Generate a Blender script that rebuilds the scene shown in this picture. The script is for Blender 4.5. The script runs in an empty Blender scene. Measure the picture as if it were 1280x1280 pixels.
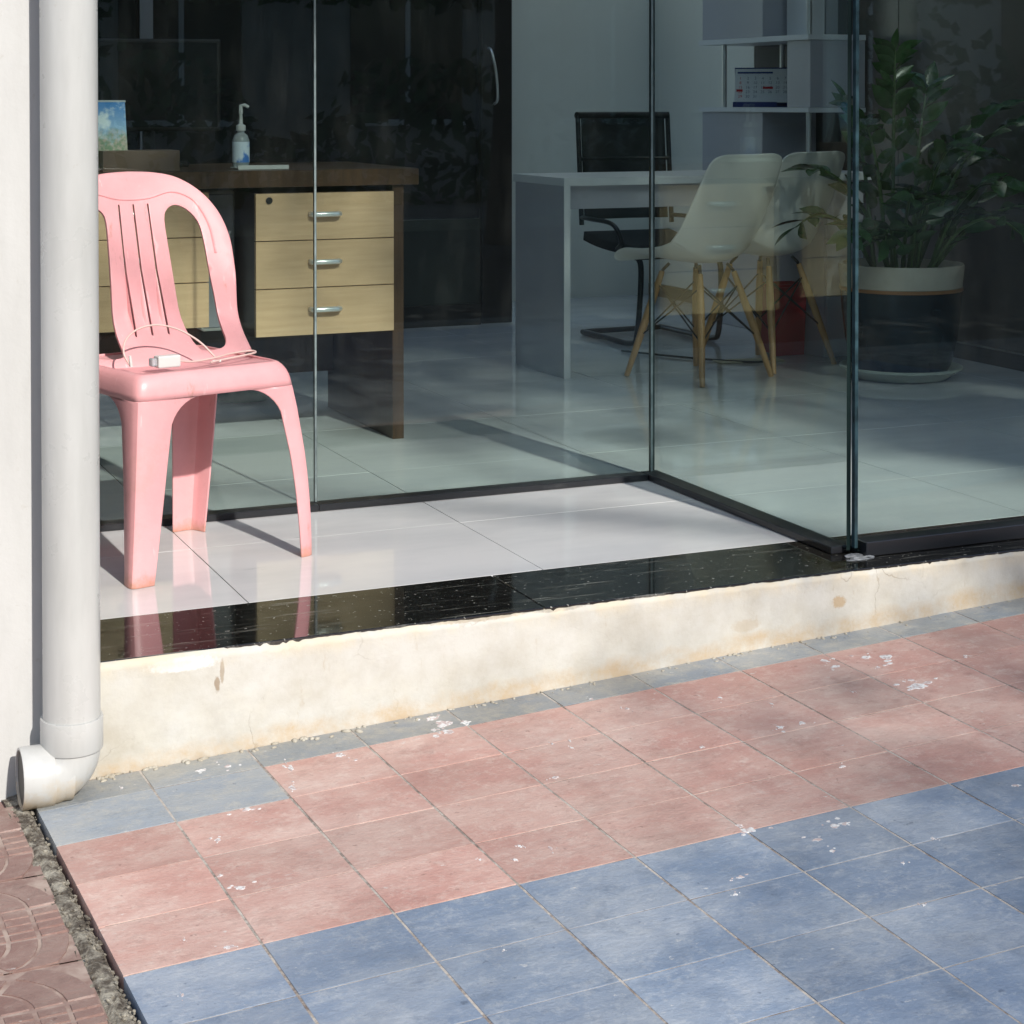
import bpy, bmesh, math, random
from mathutils import Vector, Matrix
from mathutils.geometry import delaunay_2d_cdt
random.seed(7)
R = math.radians
sc = bpy.context.scene
COL = sc.collection

# ---------------------------------------------------------------- camera
CAM = Vector((-2.1265, -3.1384, 0.9292))
cd = bpy.data.cameras.new('camera'); cam = bpy.data.objects.new('camera', cd); COL.objects.link(cam)
sc.camera = cam
yaw, pit, rol = 0.411419, -0.016404, -0.000489
F = Vector((math.sin(yaw)*math.cos(pit), math.cos(yaw)*math.cos(pit), math.sin(pit)))
R0 = Vector((math.cos(yaw), -math.sin(yaw), 0)); U0 = R0.cross(F)
RR = R0*math.cos(rol)+U0*math.sin(rol); UU = RR.cross(F)
M = Matrix(((RR.x, UU.x, -F.x, CAM.x), (RR.y, UU.y, -F.y, CAM.y), (RR.z, UU.z, -F.z, CAM.z), (0, 0, 0, 1)))
cam.matrix_world = M
cd.sensor_width = 36; cd.sensor_fit = 'HORIZONTAL'
cd.lens = 36*2291.39/1280
cd.shift_x = 0; cd.shift_y = -(640-164.0)/1280
cd.clip_start = 0.05; cd.clip_end = 400

# ---------------------------------------------------------------- world, sun, exposure
SUN_EL = R(34); LDIR = Vector((-0.12, 1.0, 0)).normalized()      # horizontal travel direction of the light
w = bpy.data.worlds.new('World'); sc.world = w; w.use_nodes = True
nt = w.node_tree; bg = nt.nodes['Background']
sky = nt.nodes.new('ShaderNodeTexSky'); sky.sky_type = 'NISHITA'; sky.sun_disc = False
sky.sun_elevation = SUN_EL
to_sun = -LDIR
sky.sun_rotation = math.atan2(to_sun.x, to_sun.y)
nt.links.new(sky.outputs[0], bg.inputs[0]); bg.inputs[1].default_value = 0.15
sd = bpy.data.lights.new('sun', 'SUN'); sd.energy = 3.5; sd.angle = R(0.9); sd.color = (1, 0.955, 0.89)
so = bpy.data.objects.new('sun', sd); COL.objects.link(so)
ray = Vector((LDIR.x*math.cos(SUN_EL), LDIR.y*math.cos(SUN_EL), -math.sin(SUN_EL)))
so.rotation_euler = ray.to_track_quat('-Z', 'Y').to_euler(); so.location = (0, -6, 8)
sc.view_settings.view_transform = 'Standard'; sc.view_settings.look = 'None'
sc.view_settings.exposure = 0.52; sc.view_settings.gamma = 1
sc.render.engine = 'CYCLES'
sc.cycles.max_bounces = 14; sc.cycles.transparent_max_bounces = 24; sc.cycles.glossy_bounces = 8
sc.cycles.diffuse_bounces = 6
sc.cycles.use_denoising = True
sc.cycles.sample_clamp_indirect = 6

# ---------------------------------------------------------------- helpers
def new_obj(name, me, parent=None, m=None):
    o = bpy.data.objects.new(name, me); COL.objects.link(o)
    if m is not None:
        for x in (m if isinstance(m, (list, tuple)) else [m]): me.materials.append(x)
    if parent is not None: o.parent = parent
    return o
def tag(o, label=None, cat=None, group=None, kind=None):
    if label: o['label'] = label
    if cat: o['category'] = cat
    if group: o['group'] = group
    if kind: o['kind'] = kind
    return o
def empty(name, loc, rz=0.0):
    o = bpy.data.objects.new(name, None); COL.objects.link(o); o.empty_display_size = .05
    o.location = loc; o.rotation_euler = (0, 0, rz); return o
def bm_obj(name, bm, m, parent=None, smooth=False, angle=None):
    me = bpy.data.meshes.new(name); bmesh.ops.recalc_face_normals(bm, faces=bm.faces) if True else 0
    bm.to_mesh(me); bm.free()
    if smooth:
        for p in me.polygons: p.use_smooth = True
        if angle is not None:
            try: me.set_sharp_from_angle(angle=angle)
            except Exception: pass
    return new_obj(name, me, parent, m)
def box_bm(bm, x0, x1, y0, y1, z0, z1, bev=0.0, seg=1, mat=0):
    vs = [bm.verts.new((x, y, z)) for x in (x0, x1) for y in (y0, y1) for z in (z0, z1)]
    fs = []
    for q in ((0, 1, 3, 2), (4, 6, 7, 5), (0, 4, 5, 1), (2, 3, 7, 6), (0, 2, 6, 4), (1, 5, 7, 3)):
        f = bm.faces.new([vs[i] for i in q]); f.material_index = mat; fs.append(f)
    if bev > 0:
        es = list({e for f in fs for e in f.edges})
        bmesh.ops.bevel(bm, geom=es, offset=bev, segments=seg, affect='EDGES', profile=.5)
    return bm
def box(name, x0, x1, y0, y1, z0, z1, m, parent=None, bev=0.0, seg=1, rot=None, loc=None, smooth=False):
    bm = bmesh.new(); box_bm(bm, x0, x1, y0, y1, z0, z1, bev, seg)
    o = bm_obj(name, bm, m, parent, smooth, R(40))
    if rot: o.rotation_euler = rot
    if loc: o.location = loc
    return o
def tube_bm(bm, pts, rad, n=10, caps=True):
    pts = [Vector(p) for p in pts]
    rads = rad if isinstance(rad, (list, tuple)) else [rad]*len(pts)
    rings = []; prev = None
    for i, p in enumerate(pts):
        t = (pts[min(i+1, len(pts)-1)]-pts[max(i-1, 0)]).normalized()
        if prev is None:
            a = Vector((0, 0, 1)) if abs(t.z) < .9 else Vector((1, 0, 0))
            u = t.cross(a).normalized()
        else:
            u = (prev - t*prev.dot(t)).normalized()
        prev = u; v = t.cross(u)
        rings.append([bm.verts.new(p+(u*math.cos(2*math.pi*k/n)+v*math.sin(2*math.pi*k/n))*rads[i]) for k in range(n)])
    for a, b in zip(rings, rings[1:]):
        for k in range(n): bm.faces.new((a[k], a[(k+1) % n], b[(k+1) % n], b[k]))
    if caps:
        bm.faces.new(rings[0][::-1]); bm.faces.new(rings[-1])
    return rings
def tube(name, pts, rad, m, parent=None, n=10, caps=True):
    bm = bmesh.new(); tube_bm(bm, pts, rad, n, caps)
    return bm_obj(name, bm, m, parent, True, R(50))
def lathe_bm(bm, prof, n=40, c=(0, 0, 0)):
    rings = []
    for r, z in prof:
        if r < 1e-5: rings.append([bm.verts.new((c[0], c[1], c[2]+z))])
        else: rings.append([bm.verts.new((c[0]+r*math.cos(2*math.pi*k/n), c[1]+r*math.sin(2*math.pi*k/n), c[2]+z)) for k in range(n)])
    for a, b in zip(rings, rings[1:]):
        for k in range(n):
            if len(a) == 1 and len(b) == 1: continue
            if len(a) == 1: bm.faces.new((a[0], b[(k+1) % n], b[k]))
            elif len(b) == 1: bm.faces.new((a[k], a[(k+1) % n], b[0]))
            else: bm.faces.new((a[k], a[(k+1) % n], b[(k+1) % n], b[k]))
def lathe(name, prof, m, parent=None, n=40, c=(0, 0, 0)):
    bm = bmesh.new(); lathe_bm(bm, prof, n, c)
    return bm_obj(name, bm, m, parent, True, R(40))
def spline(ctrl, n=8, closed=False):
    P = [Vector(p) for p in ctrl]; out = []; L = len(P)
    rng = range(L) if closed else range(L-1)
    for i in rng:
        if closed: a, b, c, d = P[(i-1) % L], P[i], P[(i+1) % L], P[(i+2) % L]
        else: a, b, c, d = P[max(i-1, 0)], P[i], P[i+1], P[min(i+2, L-1)]
        for k in range(n):
            t = k/n
            out.append(.5*((2*b)+(c-a)*t+(2*a-5*b+4*c-d)*t*t+(3*b-a-3*c+d)*t**3))
    if not closed: out.append(P[-1])
    return out
def inside(p, poly):
    c = False; j = len(poly)-1
    for i in range(len(poly)):
        if (poly[i][1] > p[1]) != (poly[j][1] > p[1]) and p[0] < (poly[j][0]-poly[i][0])*(p[1]-poly[i][1])/(poly[j][1]-poly[i][1])+poly[i][0]: c = not c
        j = i
    return c
def sheet(name, outline, holes, warp, step, m, parent=None, thick=.005, off=0, bev=0.0, sub=0):
    """a flat outline with holes, triangulated with inner points, warped into 3-D and given thickness"""
    pts = []; edges = []
    for loop in [outline]+holes:
        s = len(pts); pts += [Vector((p[0], p[1])) for p in loop]
        edges += [(s+i, s+(i+1) % len(loop)) for i in range(len(loop))]
    xs = [p[0] for p in outline]; ys = [p[1] for p in outline]
    nx = int((max(xs)-min(xs))/step); ny = int((max(ys)-min(ys))/step)
    allb = [Vector((p[0], p[1])) for l in [outline]+holes for p in l]
    for i in range(1, nx+1):
        for j in range(1, ny+1):
            q = (min(xs)+step*(i-.5*(j % 2)), min(ys)+step*j)
            if inside(q, outline) and not any(inside(q, h) for h in holes):
                qq = Vector(q)
                if min((qq-b).length_squared for b in allb) > (step*.45)**2: pts.append(qq)
    r = delaunay_2d_cdt(pts, edges, [], 1, 1e-6)
    V, FA = r[0], r[2]
    bm = bmesh.new(); vs = [bm.verts.new(warp(p.x, p.y)) for p in V]
    for f in FA:
        c = sum((V[i] for i in f), Vector((0, 0)))/len(f)
        if any(inside(c, h) for h in holes) or not inside(c, outline): continue
        try: bm.faces.new([vs[i] for i in f])
        except Exception: pass
    for v in list(bm.verts):
        if not v.link_faces: bm.verts.remove(v)
    o = bm_obj(name, bm, m, parent, True)
    md = o.modifiers.new('thickness', 'SOLIDIFY'); md.thickness = thick; md.offset = off
    if bev:
        b = o.modifiers.new('round', 'BEVEL'); b.width = bev; b.segments = 2; b.limit_method = 'ANGLE'; b.angle_limit = R(50)
    return o

# ---------------------------------------------------------------- materials
MATS = {}
def mat(name, col, rough=.5, metal=0.0, spec=.5, coat=0.0, col2=None, nscale=6, nlo=.35, nhi=.65, bump=0.0, bscale=60,
        rvar=0.0, trans=0.0, stretch=(1, 1, 1), detail=6, subs=0.0):
    if name in MATS: return MATS[name]
    m = bpy.data.materials.new(name); m.use_nodes = True; MATS[name] = m
    t = m.node_tree; N = t.nodes; L = t.links; b = N['Principled BSDF']
    b.inputs['Base Color'].default_value = (*col, 1); b.inputs['Roughness'].default_value = rough
    b.inputs['Metallic'].default_value = metal; b.inputs['Specular IOR Level'].default_value = spec
    b.inputs['Coat Weight'].default_value = coat; b.inputs['Coat Roughness'].default_value = .08
    b.inputs['Transmission Weight'].default_value = trans
    if subs:
        b.inputs['Subsurface Weight'].default_value = subs; b.inputs['Subsurface Scale'].default_value = .01
    tc = N.new('ShaderNodeTexCoord'); mp = N.new('ShaderNodeMapping'); mp.inputs['Scale'].default_value = stretch
    L.new(tc.outputs['Object'], mp.inputs[0])
    if col2:
        n = N.new('ShaderNodeTexNoise'); n.inputs['Scale'].default_value = nscale; n.inputs['Detail'].default_value = detail
        n.inputs['Roughness'].default_value = .62
        L.new(mp.outputs[0], n.inputs[0])
        r = N.new('ShaderNodeMapRange'); r.inputs[1].default_value = nlo; r.inputs[2].default_value = nhi
        L.new(n.outputs[0], r.inputs[0])
        x = N.new('ShaderNodeMix'); x.data_type = 'RGBA'; x.inputs[6].default_value = (*col, 1); x.inputs[7].default_value = (*col2, 1)
        L.new(r.outputs[0], x.inputs[0]); L.new(x.outputs[2], b.inputs['Base Color'])
    if rvar:
        n2 = N.new('ShaderNodeTexNoise'); n2.inputs['Scale'].default_value = nscale*1.7; L.new(mp.outputs[0], n2.inputs[0])
        r2 = N.new('ShaderNodeMapRange'); r2.inputs[3].default_value = max(0, rough-rvar); r2.inputs[4].default_value = rough+rvar
        L.new(n2.outputs[0], r2.inputs[0]); L.new(r2.outputs[0], b.inputs['Roughness'])
    if bump:
        n3 = N.new('ShaderNodeTexNoise'); n3.inputs['Scale'].default_value = bscale; n3.inputs['Detail'].default_value = 5
        L.new(tc.outputs['Object'], n3.inputs[0])
        bp = N.new('ShaderNodeBump'); bp.inputs['Strength'].default_value = bump; bp.inputs['Distance'].default_value = .01
        L.new(n3.outputs[0], bp.inputs['Height']); L.new(bp.outputs[0], b.inputs['Normal'])
    return m
def mixcol(t, a, b, fac):
    x = t.nodes.new('ShaderNodeMix'); x.data_type = 'RGBA'
    for s, v in ((6, a), (7, b)):
        if isinstance(v, tuple): x.inputs[s].default_value = (*v, 1)
        else: t.links.new(v, x.inputs[s])
    if isinstance(fac, (int, float)): x.inputs[0].default_value = fac
    else: t.links.new(fac, x.inputs[0])
    return x.outputs[2]
def noise(t, vec, scale, detail=5, rough=.6, lo=.4, hi=.6, kind='noise', olo=0.0, ohi=1.0):
    if kind == 'noise':
        n = t.nodes.new('ShaderNodeTexNoise'); n.inputs['Detail'].default_value = detail; n.inputs['Roughness'].default_value = rough
    else:
        n = t.nodes.new('ShaderNodeTexVoronoi')
    n.inputs['Scale'].default_value = scale; t.links.new(vec, n.inputs['Vector'])
    r = t.nodes.new('ShaderNodeMapRange'); r.inputs[1].default_value = lo; r.inputs[2].default_value = hi
    r.inputs[3].default_value = olo; r.inputs[4].default_value = ohi
    t.links.new(n.outputs[0], r.inputs[0]); return r.outputs[0]
def math_(t, op, a, b):
    x = t.nodes.new('ShaderNodeMath'); x.operation = op
    for i, v in enumerate((a, b)):
        if isinstance(v, (int, float)): x.inputs[i].default_value = v
        else: t.links.new(v, x.inputs[i])
    return x.outputs[0]

def base(name, rough):
    m = bpy.data.materials.new(name); m.use_nodes = True; MATS[name] = m
    t = m.node_tree; b = t.nodes['Principled BSDF']; b.inputs['Roughness'].default_value = rough
    g = t.nodes.new('ShaderNodeNewGeometry')
    return m, t, b, g.outputs['Position']
def scaled(t, vec, s):
    mp = t.nodes.new('ShaderNodeMapping'); mp.inputs['Scale'].default_value = s; t.links.new(vec, mp.inputs[0]); return mp.outputs[0]
def add_bump(t, b, h, strength, dist=.01):
    bp = t.nodes.new('ShaderNodeBump'); bp.inputs['Strength'].default_value = strength; bp.inputs['Distance'].default_value = dist
    t.links.new(h, bp.inputs['Height']); t.links.new(bp.outputs[0], b.inputs['Normal'])

def paver_mat(name, c1, c2, dust, dustamt=.5):
    m, t, b, pos = base(name, .62)
    obj_rand = t.nodes.new('ShaderNodeObjectInfo').outputs['Random']
    c = mixcol(t, c1, c2, noise(t, pos, 5, 6, .6, .3, .7))
    loc = t.nodes.new('ShaderNodeTexCoord').outputs['Object']
    st = scaled(t, pos, (3.2, 5.5, 4))
    c = mixcol(t, c, dust, math_(t, 'MULTIPLY', noise(t, st, 1.1, 11, .72, .42, .72), dustamt))
    c = mixcol(t, c, dust, math_(t, 'MULTIPLY', noise(t, pos, 31, 10, .85, .50, .66), dustamt*.95))
    c = mixcol(t, c, tuple(x*.60 for x in c1), math_(t, 'MULTIPLY', noise(t, pos, 3.3, 8, .68, .50, .72), .5))
    c = mixcol(t, c, tuple(x*.55 for x in c1), math_(t, 'MULTIPLY', noise(t, pos, 14, 10, .8, .54, .70), .5))
    c = mixcol(t, c, (.62, .6, .56), math_(t, 'MULTIPLY', noise(t, scaled(t, pos, (30, 44, 40)), 1.0, 5, .75, .655, .72), .75))
    c = mixcol(t, c, tuple(x*.45 for x in c1), math_(t, 'MULTIPLY', noise(t, pos, 75, 2, .5, .70, .76), .5))
    hsv = t.nodes.new('ShaderNodeHueSaturation'); t.links.new(c, hsv.inputs['Color'])
    rr = t.nodes.new('ShaderNodeMapRange'); rr.inputs[3].default_value = .86; rr.inputs[4].default_value = 1.10
    t.links.new(obj_rand, rr.inputs[0]); t.links.new(rr.outputs[0], hsv.inputs['Value'])
    t.links.new(hsv.outputs[0], b.inputs['Base Color'])
    t.links.new(noise(t, pos, 9, 5, .6, .3, .7, olo=.40, ohi=.72), b.inputs['Roughness'])
    h = math_(t, 'ADD', noise(t, pos, 160, 4, .6, 0, 1), math_(t, 'MULTIPLY', noise(t, scaled(t, pos, (14, 40, 20)), 1, 6, .6, 0, 1), 1.2))
    add_bump(t, b, h, .35, .004)
    return m
PINK = paver_mat('pink_paver', (.46, .25, .21), (.52, .305, .255), (.66, .54, .47), .65)
BLUE = paver_mat('blue_paver', (.175, .232, .325), (.22, .275, .36), (.45, .47, .49), .7)
GREYP = paver_mat('grey_paver', (.28, .29, .28), (.24, .28, .33), (.47, .43, .35), .8)
GREYBLUE = paver_mat('grey_blue_paver', (.27, .32, .38), (.33, .36, .39), (.50, .47, .40), .7)
BROWN = paver_mat('brown_moulded_tile', (.21, .115, .095), (.27, .16, .135), (.40, .31, .26), .55)

# mortar / sand bed
GROUT, t, b, pos = base('paver_grout', .9)
c = mixcol(t, (.19, .15, .125), (.50, .455, .40), noise(t, pos, 14, 9, .85, .40, .56))
t.links.new(c, b.inputs['Base Color']); add_bump(t, b, noise(t, pos, 120, 5, .6, 0, 1), .6, .004)
RUBBLE, t, b, pos = base('rubble_mortar', .9)
c = mixcol(t, (.10, .08, .06), (.46, .42, .34), noise(t, pos, 40, 5, .7, .42, .62))
t.links.new(c, b.inputs['Base Color']); add_bump(t, b, noise(t, pos, 90, 6, .7, 0, 1), 1, .01)

# cream plaster riser, rust line at its foot, dirty drips at its top
RISER, t, b, pos = base('cream_plaster', .7)
sx = t.nodes.new('ShaderNodeSeparateXYZ'); t.links.new(pos, sx.inputs[0])
foot = math_(t, 'ADD', -.196+.082, math_(t, 'MULTIPLY', sx.outputs[0], .0505))   # height of the ground line along the wall
above = math_(t, 'SUBTRACT', sx.outputs[2], foot)
c = mixcol(t, (.54, .528, .485), (.44, .41, .345), noise(t, pos, 6, 9, .68, .38, .64))
c = mixcol(t, c, (.55, .53, .465), math_(t, 'MULTIPLY', noise(t, pos, 11, 8, .65, .48, .66), .7))
c = mixcol(t, c, (.40, .33, .235), math_(t, 'MULTIPLY', noise(t, scaled(t, pos, (1, 1, .3)), 48, 6, .75, .62, .70), .55))
c = mixcol(t, c, (.36, .345, .315), math_(t, 'MULTIPLY', noise(t, pos, 3.4, 9, .7, .55, .70), .55))
vo = t.nodes.new('ShaderNodeTexVoronoi'); vo.feature = 'DISTANCE_TO_EDGE'; vo.inputs['Scale'].default_value = 2.6
wv = t.nodes.new('ShaderNodeTexNoise'); wv.inputs['Scale'].default_value = 9; wv.inputs['Detail'].default_value = 6; t.links.new(pos, wv.inputs[0])
va = t.nodes.new('ShaderNodeVectorMath'); va.operation = 'MULTIPLY_ADD'; t.links.new(wv.outputs['Color'], va.inputs[0]); va.inputs[1].default_value = (.22, .22, .22); t.links.new(pos, va.inputs[2])
t.links.new(va.outputs[0], vo.inputs['Vector'])
rc = t.nodes.new('ShaderNodeMapRange'); rc.inputs[1].default_value = .006; rc.inputs[2].default_value = .001; t.links.new(vo.outputs['Distance'], rc.inputs[0])
c = mixcol(t, c, (.24, .20, .15), math_(t, 'MULTIPLY', math_(t, 'MULTIPLY', rc.outputs[0], noise(t, pos, 4, 4, .6, .5, .62)), .7))
def spot(t, c, x, z, rx, rz, col, amt):          # an old stain at one place on the step face
    sp = t.nodes.new('ShaderNodeSeparateXYZ'); t.links.new(pos, sp.inputs[0])
    jit = noise(t, pos, 130, 4, .7, .3, .7, olo=-.45, ohi=.45)
    dx = math_(t, 'POWER', math_(t, 'MULTIPLY', math_(t, 'SUBTRACT', sp.outputs[0], x), 1/rx), 2)
    dz = math_(t, 'POWER', math_(t, 'MULTIPLY', math_(t, 'SUBTRACT', sp.outputs[2], z), 1/rz), 2)
    d = math_(t, 'ADD', math_(t, 'ADD', dx, dz), jit)
    r = t.nodes.new('ShaderNodeMapRange'); r.inputs[1].default_value = 1.25; r.inputs[2].default_value = .6; t.links.new(d, r.inputs[0])
    return mixcol(t, c, col, math_(t, 'MULTIPLY', r.outputs[0], amt))
c = spot(t, c, -1.347, -0.061, 0.005, 0.014, (.26, .19, .12), 0.80)
c = spot(t, c, -1.338, -0.039, 0.004, 0.020, (.30, .23, .15), 0.70)
c = spot(t, c, -0.098, -0.058, 0.016, 0.012, (.40, .28, .15), 0.75)
c = spot(t, c, -0.863, -0.002, 0.100, 0.007, (.30, .22, .13), 0.60)
c = spot(t, c, -0.309, -0.081, 0.030, 0.012, (.42, .33, .22), 0.40)
c = spot(t, c, -0.704, -0.003, 0.050, 0.006, (.16, .14, .12), 0.60)
c = spot(t, c, -1.404, -0.020, 0.060, 0.012, (.66, .66, .66), 0.80)
wob = math_(t, 'MULTIPLY', noise(t, pos, 11, 6, .7, .2, .8), .04)
r = t.nodes.new('ShaderNodeMapRange'); r.inputs[1].default_value = .016; r.inputs[2].default_value = -.004
t.links.new(math_(t, 'SUBTRACT', above, wob), r.inputs[0])
c = mixcol(t, c, (.46, .335, .20), math_(t, 'MULTIPLY', math_(t, 'MULTIPLY', r.outputs[0], noise(t, pos, 13, 8, .75, .38, .62, olo=.08)), .8))
r = t.nodes.new('ShaderNodeMapRange'); r.inputs[1].default_value = -.03; r.inputs[2].default_value = 0
t.links.new(math_(t, 'ADD', sx.outputs[2], math_(t, 'MULTIPLY', noise(t, scaled(t, pos, (1, 1, .15)), 38, 5, .7, .3, .7), .012)), r.inputs[0])
c = mixcol(t, c, (.60, .52, .38), math_(t, 'MULTIPLY', math_(t, 'MULTIPLY', r.outputs[0], noise(t, pos, 14, 5, .7, .4, .6)), .8))
t.links.new(c, b.inputs['Base Color'])
h = math_(t, 'ADD', noise(t, pos, 22, 7, .65, 0, 1), math_(t, 'MULTIPLY', noise(t, pos, 150, 3, .6, 0, 1), .25)); add_bump(t, b, h, .28, .006)

WALLW, t, b, pos = base('white_wall_paint', .6)
c = mixcol(t, (.525, .522, .505), (.465, .462, .445), noise(t, scaled(t, pos, (3, 3, .7)), 3, 7, .65, .4, .65))
c = mixcol(t, c, (.38, .35, .30), math_(t, 'MULTIPLY', noise(t, pos, 42, 6, .7, .62, .72), .4))
t.links.new(c, b.inputs['Base Color']); add_bump(t, b, noise(t, pos, 35, 6, .6, 0, 1), .15, .006)

PVC, t, b, pos = base('grey_white_pvc', .38)
c = mixcol(t, (.50, .50, .48), (.43, .43, .41), noise(t, scaled(t, pos, (5, 5, .8)), 3, 6, .6, .4, .65))
sx = t.nodes.new('ShaderNodeSeparateXYZ'); t.links.new(pos, sx.inputs[0])
r = t.nodes.new('ShaderNodeMapRange'); r.inputs[1].default_value = -.145; r.inputs[2].default_value = -.18
t.links.new(math_(t, 'ADD', sx.outputs[2], noise(t, pos, 26, 5, .7, .3, .7, olo=-.02, ohi=.02)), r.inputs[0])
c = mixcol(t, c, (.47, .37, .24), math_(t, 'MULTIPLY', r.outputs[0], .8))
c = mixcol(t, c, (.36, .32, .26), math_(t, 'MULTIPLY', noise(t, pos, 60, 4, .7, .66, .74), .45))
t.links.new(c, b.inputs['Base Color']); t.links.new(noise(t, pos, 12, 5, .6, .3, .7, olo=.22, ohi=.42), b.inputs['Roughness'])

PORCH, t, b, pos = base('glazed_floor_tile', .07)
c = mixcol(t, (.68, .675, .67), (.60, .60, .605), noise(t, scaled(t, pos, (1, 3, 1)), 1.6, 8, .6, .42, .62))
c = mixcol(t, c, (.34, .35, .35), math_(t, 'MULTIPLY', noise(t, scaled(t, pos, (1.2, 7, 1)), 3.1, 7, .75, .635, .70), .45))
t.links.new(c, b.inputs['Base Color']); t.links.new(noise(t, pos, 14, 6, .7, .35, .7, olo=.02, ohi=.07), b.inputs['Roughness'])
b.inputs['Specular IOR Level'].default_value = .75
TGROUT = mat('tile_grout', (.30, .28, .26), .8)

GRAN, t, b, pos = base('black_granite', .05)
c = mixcol(t, (.006, .006, .006), (.02, .018, .014), noise(t, pos, 160, 3, .6, .5, .7))
scr = noise(t, scaled(t, pos, (2.2, 40, 1)), 1.7, 8, .8, .555, .62)
spk = noise(t, pos, 90, 3, .6, .655, .70)
dirt = math_(t, 'MAXIMUM', math_(t, 'MULTIPLY', scr, .30), math_(t, 'MULTIPLY', spk, .6))
c = mixcol(t, c, (.40, .39, .34), dirt)
t.links.new(c, b.inputs['Base Color'])
t.links.new(math_(t, 'ADD', math_(t, 'MULTIPLY', dirt, .6), noise(t, pos, 8, 5, .6, .3, .7, olo=.03, ohi=.08)), b.inputs['Roughness'])
b.inputs['Specular IOR Level'].default_value = .75

PINKPL = mat('pink_plastic', (.755, .37, .38), .40, col2=(.66, .31, .32), nscale=7, nlo=.4, nhi=.75, rvar=.06, bump=.04, bscale=220, detail=8)
t = PINKPL.node_tree; b = t.nodes['Principled BSDF']; pos = t.nodes.new('ShaderNodeNewGeometry').outputs['Position']
old = b.inputs['Base Color'].links[0].from_socket
c = mixcol(t, old, (.42, .19, .13), math_(t, 'MULTIPLY', noise(t, scaled(t, pos, (1, 1, .3)), 34, 6, .75, .625, .72), .55))
c = mixcol(t, c, (.56, .30, .27), math_(t, 'MULTIPLY', noise(t, pos, 9, 8, .75, .56, .70), .45))
c = mixcol(t, c, (.86, .56, .56), math_(t, 'MULTIPLY', noise(t, scaled(t, pos, (60, 60, 6)), 1, 4, .6, .66, .70), .5))
sx = t.nodes.new('ShaderNodeSeparateXYZ'); t.links.new(pos, sx.inputs[0])
r = t.nodes.new('ShaderNodeMapRange'); r.inputs[1].default_value = .03; r.inputs[2].default_value = .0
t.links.new(math_(t, 'ADD', sx.outputs[2], noise(t, pos, 40, 5, .7, .3, .7, olo=-.01, ohi=.012)), r.inputs[0])
c = mixcol(t, c, (.42, .20, .12), math_(t, 'MULTIPLY', r.outputs[0], .8))
t.links.new(c, b.inputs['Base Color'])

BLACKF = mat('black_aluminium', (.014, .015, .018), .28, spec=.6, col2=(.05, .05, .052), nscale=30, nlo=.6, nhi=.8, stretch=(.3, .3, 1))
SEAL = mat('clear_silicone', (.22, .27, .27), .35, col2=(.13, .17, .17), nscale=40)
DRYSEAL = mat('grey_sealant', (.20, .21, .225), .6, col2=(.08, .085, .09), nscale=30, bump=.5, bscale=80)
OAK = mat('pale_wood_laminate', (.62, .41, .245), .35, col2=(.52, .335, .19), nscale=9, stretch=(.7, 1, 9), nlo=.35, nhi=.7, detail=8)
WENGE = mat('dark_wood_laminate', (.058, .028, .014), .3, col2=(.035, .018, .010), nscale=8, stretch=(8, .7, 1))
WENGEV = mat('dark_wood_edge', (.085, .042, .019), .35, col2=(.05, .025, .013), nscale=8, stretch=(8, 8, .7))
CHROME = mat('brushed_chrome', (.78, .78, .76), .32, metal=.75)
LILAC = mat('lilac_grey_laminate', (.45, .45, .49), .3, col2=(.42, .42, .46), nscale=3)
LILACW = mat('pale_grey_laminate', (.74, .75, .76), .35)
SHELLW = mat('white_moulded_plastic', (.82, .82, .76), .3, coat=.2)
BEECH = mat('beech_wood', (.60, .35, .15), .4, col2=(.50, .28, .11), nscale=9, stretch=(9, 9, 1))
BLKM = mat('black_metal', (.012, .012, .013), .3, spec=.6)
BLKMESH = mat('black_mesh_fabric', (.014, .016, .018), .75, bump=.6, bscale=600)
POTB = mat('navy_glaze', (.004, .012, .018), .22, spec=.35, coat=.1, col2=(.006, .02, .027), nscale=5)
POTC = mat('cream_glaze', (.50, .46, .38), .25, col2=(.42, .38, .31), nscale=8)
COPPER = mat('copper_glaze', (.30, .14, .055), .3)
SAUCER = mat('pale_green_glaze', (.42, .45, .38), .3)
LEAF = mat('dark_glossy_leaf', (.022, .062, .020), .25, col2=(.04, .10, .03), nscale=18, spec=.6)
STEM = mat('green_stem', (.06, .11, .03), .45)
SOIL = mat('potting_soil', (.04, .028, .02), .95, col2=(.09, .06, .04), nscale=60, bump=.8)
RED = mat('red_plastic', (.35, .012, .022), .35)
GREEN = mat('green_plastic', (.01, .12, .06), .4)
WHITEPL = mat('white_plastic', (.60, .60, .58), .35)
CLEARISH = mat('translucent_bottle', (.62, .68, .70), .12, trans=.55)
LABELB = mat('blue_white_label', (.66, .74, .82), .4, col2=(.06, .20, .55), nscale=14, nlo=.5, nhi=.56, stretch=(1, 1, .6))
PAPER = mat('white_paper', (.74, .75, .74), .6)
NAVY = mat('navy_print', (.015, .03, .16), .5)
REDP = mat('red_print', (.5, .03, .03), .5)
GREYINK = mat('grey_print', (.16, .17, .20), .5)
CARD = mat('grey_card', (.22, .22, .24), .6)
INWALL, t, b, pos = base('grey_interior_paint', .55)
c = mixcol(t, (.80, .81, .75), (.74, .75, .69), noise(t, pos, 1.5, 5, .6, .3, .7)); t.links.new(c, b.inputs['Base Color'])
RWALL = mat('dark_taupe_panel', (.11, .095, .082), .28, col2=(.09, .078, .07), nscale=2)
DARKW = mat('dark_teal_partition', (.022, .030, .029), .3, col2=(.03, .038, .036), nscale=2)
CEIL = mat('white_ceiling', (.8, .8, .78), .7)
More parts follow.
